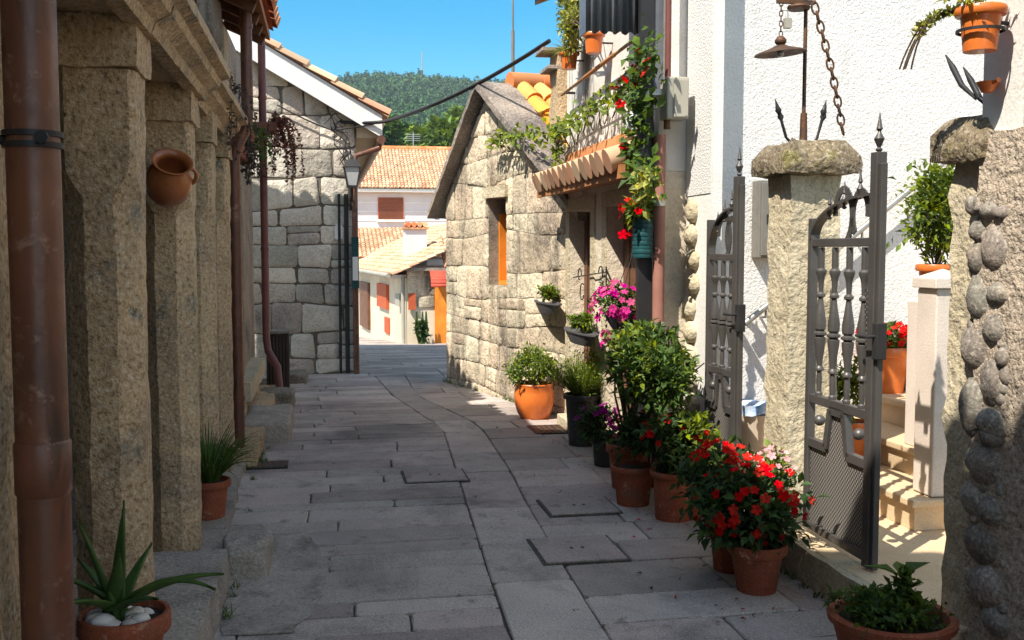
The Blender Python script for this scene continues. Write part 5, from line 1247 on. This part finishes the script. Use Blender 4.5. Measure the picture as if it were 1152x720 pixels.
fquad(407, 316, 417, 371, WOOD_B, "door", .1); fquad(427, 318, 438, 348, SHUT, "shutter", .1); fquad(434, 356, 439, 376, SHUT, "meter_door", .05); fquad(450, 330, 455, 345, BOXM, "letter_box", .15)
ll = (PB - PA).length; evv = (-nv * 3 + Vector((0,0,1.35))).normalized()
b = MB(); tile_roof(b, PA + dv*-.6 + nv*.45 + Vector((0,0,ez - .05)), dv, evv, ll + 1.2, 3.9, .17, .26, 5); rr = part("roof", b, TILE_F, lh, 40)
b = MB(); b.tube([PA + nv*.5 + Vector((0,0,ez - .08)), PB + nv*.5 + Vector((0,0,ez - .08))], .07, 8); b.tube([PB + nv*.1 + Vector((0,0,ez - .1)), PB + nv*.1 + Vector((0,0,-2.3))], .06, 8); part("gutter", b, BOXM, rr, 50)
b = MB(); b.prism([PA + nv*.4 + Vector((0,0,ez-.16)), PB + nv*.4 + Vector((0,0,ez-.16)), PB + Vector((0,0,ez-.16)), PA + Vector((0,0,ez-.16))], (0,0,.1)); part("eave_board", b, STUCCO_S, rr)
# chimney
q = gy(467, 290, 31.5); b = MB(); w = .33
t = thing("chimney_stack", "square plastered chimney with tiled top between the far roofs", "chimney", (q.x, 31.5, -.5))
zt_ = gy(467, 258, 31.5).z; b.box(q.x-w, q.x+w, 31.2, 31.9, -1.5, zt_); part("stack", b, FARWHITE, t)
b = MB()
for i in range(4): b.tube([(q.x - w + .1 + i*.17, 31.1, zt_ + .14), (q.x - w + .1 + i*.17, 32, zt_ + .14)], .08, 8)
b.box(q.x-w-.06, q.x+w+.06, 31.12, 31.98, zt_ + .002, zt_ + .06); part("cap_tiles", b, TILE, t, 50)
# stone house with orange door and red awning
Ys = 28.3; sx0 = PB.x; sz = gy(480, 301, Ys).z
t = thing("corner_far_house", "cream stone corner house with red awning over an orange door", "house", (sx0 + 2, Ys, -2))
b = MB(); b.box(sx0 + .01, sx0 + 5.5, Ys, Ys + 5, -2.6, sz); part("wall", b, FARCREAM, t)
b = MB(); masonry(b, [(0,0),(2.6,0),(2.6,2.6),(0,2.6)], [], (sx0 + .02, Ys, sz - 1.2), (1,0,0), (0,0,1), (0,-1,0), (.2,.35), (.3,.7), .01, .03, random.Random(6)) if False else masonry(b, [(0,0),(3.2,0),(3.2,1.1),(0,1.1)], [], (sx0 + .02, Ys, sz - 1.12), (1,0,0), (0,0,1), (0,-1,0), (.2,.35), (.3,.7), .01, .03, random.Random(6)); part("stone_facing", b, STONE_G, t, 45)
p0 = gy(484, 320, Ys); p1 = gy(506, 388, Ys); b = MB(); b.box(p0.x + .12, p1.x, Ys - .08, Ys - .003, -1.1, p0.z); part("door", b, WOOD_O, t)
b = MB(); ap0 = gy(482, 304, Ys); ap1 = gy(510, 322, Ys); n = 8
for i in range(n):
    a0, a1 = math.pi/2*i/n, math.pi/2*(i+1)/n
    b.add([(ap0.x, Ys - .7*math.sin(a0), ap1.z + (ap0.z-ap1.z)*math.cos(a0)), (ap1.x, Ys - .7*math.sin(a0), ap1.z + (ap0.z-ap1.z)*math.cos(a0)), (ap1.x, Ys - .7*math.sin(a1), ap1.z + (ap0.z-ap1.z)*math.cos(a1)), (ap0.x, Ys - .7*math.sin(a1), ap1.z + (ap0.z-ap1.z)*math.cos(a1))], [(0,1,2,3)])
o = part("awning", b, AWN, t, 60); o.modifiers.new("solid", 'SOLIDIFY').thickness = .03
p0 = gy(459, 330, Ys); b = MB(); b.box(p0.x, p0.x + .2, Ys - .12, Ys - .05, p0.z - .45, p0.z); part("wall_sign", b, SHUT, t)
b = MB(); tile_roof(b, (sx0 + 1.0, Ys - .3, sz + .02), (1,0,0), (0,1,.42), 4.6, 2.2, .17, .26, 5); part("roof", b, TILE_F, t, 40)
b = MB(); b.box(sx0 - .1, sx0 + 5.5, Ys - .28, Ys - .002, sz - .08, sz - .0); part("eave_board", b, SLAB, t)
q = gy(475, 386, Ys - .5); t = thing("cactus_plant", "dark upright plant against the cream corner house", "plant", (q.x, Ys - .4, zg(Ys - .4)))
b = MB()
for dx in (-.14, .02, .12): b.tube([(q.x+dx*.3, Ys-.4, zg(28)), (q.x+dx, Ys-.4, zg(28)+.4), (q.x+dx, Ys-.4, zg(28)+.9)], [.05,.06,.02], 8)
foliage((q.x, Ys - .4, zg(28)+.35), (.2,.2,.35), 160, .16, rv, 8, b); part("foliage", b, L_DRK, t)

# ================================================================== TREES AND HILL
def tree(px, pyb, pyt, Y, wpx, label, m, seed, n=1500, size=.55):
    rg = random.Random(seed); top = gy(px, pyt, Y); bot = gy(px, pyb, Y); D = Y; w = wpx * D / 1152 / 2; zb = zg(Y) - .3
    t = thing("leafy_tree", label, "tree", (top.x, Y, zb), "trees behind the far roofs")
    hc = (top.z - bot.z) / 2; c = Vector((top.x, Y, bot.z + hc)); b = MB()
    b.tube([(top.x, Y, zb), (top.x + .1, Y, c.z - hc*.4), (top.x, Y, c.z + hc*.3)], [.25, .17, .06], 8)
    for _ in range(8): b.tube([(top.x, Y, c.z - hc*.6), c + Vector((unit(rg).x*w*.7, unit(rg).y*w*.7, unit(rg).z*hc*.6))], [.09, .03], 5)
    part("trunk", b, TRUNK, t, 50); f = foliage(c, (w, w, hc), n, size, rg, 26, tight=.17, aspect=.6, shell=.4); part("crown", f, m, t)
specs = [(418,176,128,62,44,L_FARA,"dark rounded tree next to the rubble house eave"), (436,176,132,66,30,L_MID,"mid green tree behind the left end of the orange roof"), (455,176,136,70,36,L_FARA,"dark tree behind the middle of the orange roof"),
         (476,180,142,60,40,L_FAR,"bright green tree behind the right half of the orange roof"), (500,186,132,58,44,L_FAR,"bright bushy tree beside the granite gable"), (518,180,122,72,40,L_FAR,"taller bright tree rising behind the gable rake"), (400,176,138,75,36,L_MID,"mid green tree hidden by the white verge"), (545,170,120,80,46,L_FARA,"dark tree behind the gable roof")]
for i, (px, pb_, pt, Y, w, m, lab) in enumerate(specs): tree(px, pb_, pt, Y, w, lab, m, 40 + i)
# hill
RP = [(-600, 150), (0, 135), (250, 122), (330, 104), (388, 91), (430, 86), (470, 88), (510, 92), (545, 95), (590, 96), (640, 98), (800, 110), (1200, 150), (1800, 190)]
HY = 430
ridge = [(gy(px, py, HY).x, gy(px, py, HY).z) for px, py in RP]
def hillz(x, y):
    q = x * HY / max(y, 60) if y < HY else x
    z = ridge[0][1]
    for (xa, za), (xb, zb) in zip(ridge, ridge[1:]):
        if xa <= q <= xb: z = za + (zb - za) * (q - xa) / (xb - xa)
    if q > ridge[-1][0]: z = ridge[-1][1]
    t = (y - 85) / (HY - 85); t = max(0, min(1, t)) if y <= HY else max(.0, 1 - (y - HY) / 260)
    return -3 + (z + 3 - 2.5) * (t ** 1.15) + noise.noise(Vector((x * .02, y * .02, 0))) * 5 * t * (1 - t) * 4
hm = MB(); nxh, nyh = 60, 40
for j in range(nyh + 1):
    y = 85 + (HY + 200 - 85) * j / nyh
    for i in range(nxh + 1): x = -420 + 900 * i / nxh; hm.v.append((x, y, hillz(x, y)))
for j in range(nyh):
    for i in range(nxh): k = j*(nxh+1)+i; hm.f.append((k, k+1, k+nxh+2, k+nxh+1))
solo("hill", hm, GROUND, kind="structure", smooth=180)
import numpy as np
rg = random.Random(99); nr = np.random.default_rng(5)
variants = []
for k in range(6):
    vv = []
    for _ in range(90):
        u = unit(rg); q = rg.uniform(.55, 1.05); p = Vector((u.x*q, u.y*q, (u.z*q*1.15 + .9))); p.x *= 1 - .28*max(0, p.z - .9); p.y *= 1 - .28*max(0, p.z - .9)
        nn = (u + unit(rg)*.6).normalized(); x = nn.orthogonal().normalized(); y = nn.cross(x); w = rg.uniform(.12, .26)
        vv += [p + x*w, p + y*w*.8, p - x*w*.9, p - y*w]
    variants.append(np.array([tuple(v) for v in vv]))
VS = []
for _ in range(17000):
    y = 95 + (HY + 15 - 95) * rg.random() ** .75; x = y * rg.uniform(-.16, .40)
    r = rg.uniform(.7, 1.7) * (1 + .45 * y / HY); hgt_ = rg.uniform(.9, 1.5); a = rg.random()*6.28
    v = variants[rg.randrange(6)]; ca, sa = math.cos(a)*r, math.sin(a)*r
    VS.append(np.stack([v[:,0]*ca - v[:,1]*sa + x, v[:,0]*sa + v[:,1]*ca + y, v[:,2]*r*hgt_ + hillz(x, y) - .3], 1))
VS = np.concatenate(VS); nq = len(VS) // 4
fme = bpy.data.meshes.new("forest"); fme.vertices.add(len(VS)); fme.vertices.foreach_set("co", VS.ravel()); fme.loops.add(nq*4); fme.loops.foreach_set("vertex_index", np.arange(nq*4)); fme.polygons.add(nq); fme.polygons.foreach_set("loop_start", np.arange(nq)*4); fme.update(calc_edges=True); fme.materials.append(L_FARA)
fob = bpy.data.objects.new("forest", fme); col.objects.link(fob); tag(fob, "dense green forest covering the far hill", "forest", kind="stuff")
q = gy(475, 88, HY); b = MB(); zt_ = gy(475, 58, HY).z
for k in range(3): a = k*2.09; b.bar((q.x + 1.2*math.cos(a)*.4, HY + 1.2*math.sin(a)*.4, q.z - 6), (q.x + .1*math.cos(a), HY + .1*math.sin(a), zt_), .22)
for i in range(10): z = q.z + (zt_ - q.z)*i/10; b.box(q.x-.3, q.x+.3, HY-.3, HY+.3, z, z+.12)
solo("radio_mast", b, STEEL, "slender radio mast standing on the hill ridge", "mast")
for px, py0, py1, Y, lab in ((465, 168, 149, 52, "thin television aerial pole rising behind the orange roof ridge"),):
    q = gy(px, py0, Y); z1 = gy(px, py1, Y).z; b = MB(); b.bar((q.x, Y, q.z - 2.5), (q.x, Y, z1), .05)
    for k in range(4): b.bar((q.x - .35, Y, z1 - .1 - k*.1), (q.x + .35, Y, z1 - .1 - k*.1), .025)
    solo("tv_aerial", b, STEEL, lab, "aerial")

# ================================================================== AIR
hz_ = MB(); hz_.box(-520, 520, -60, 720, -4.5, 125)
HZ = bpy.data.materials.new("haze_air"); HZ.use_nodes = True; nt = HZ.node_tree
for n_ in list(nt.nodes):
    if n_.type != 'OUTPUT_MATERIAL': nt.nodes.remove(n_)
pvn = nt.nodes.new("ShaderNodeVolumePrincipled"); pvn.inputs["Color"].default_value = (.72, .84, 1, 1); pvn.inputs["Density"].default_value = .00034
nt.links.new(pvn.outputs[0], nt.nodes["Material Output"].inputs["Volume"])
solo("haze", hz_, HZ, kind="stuff")
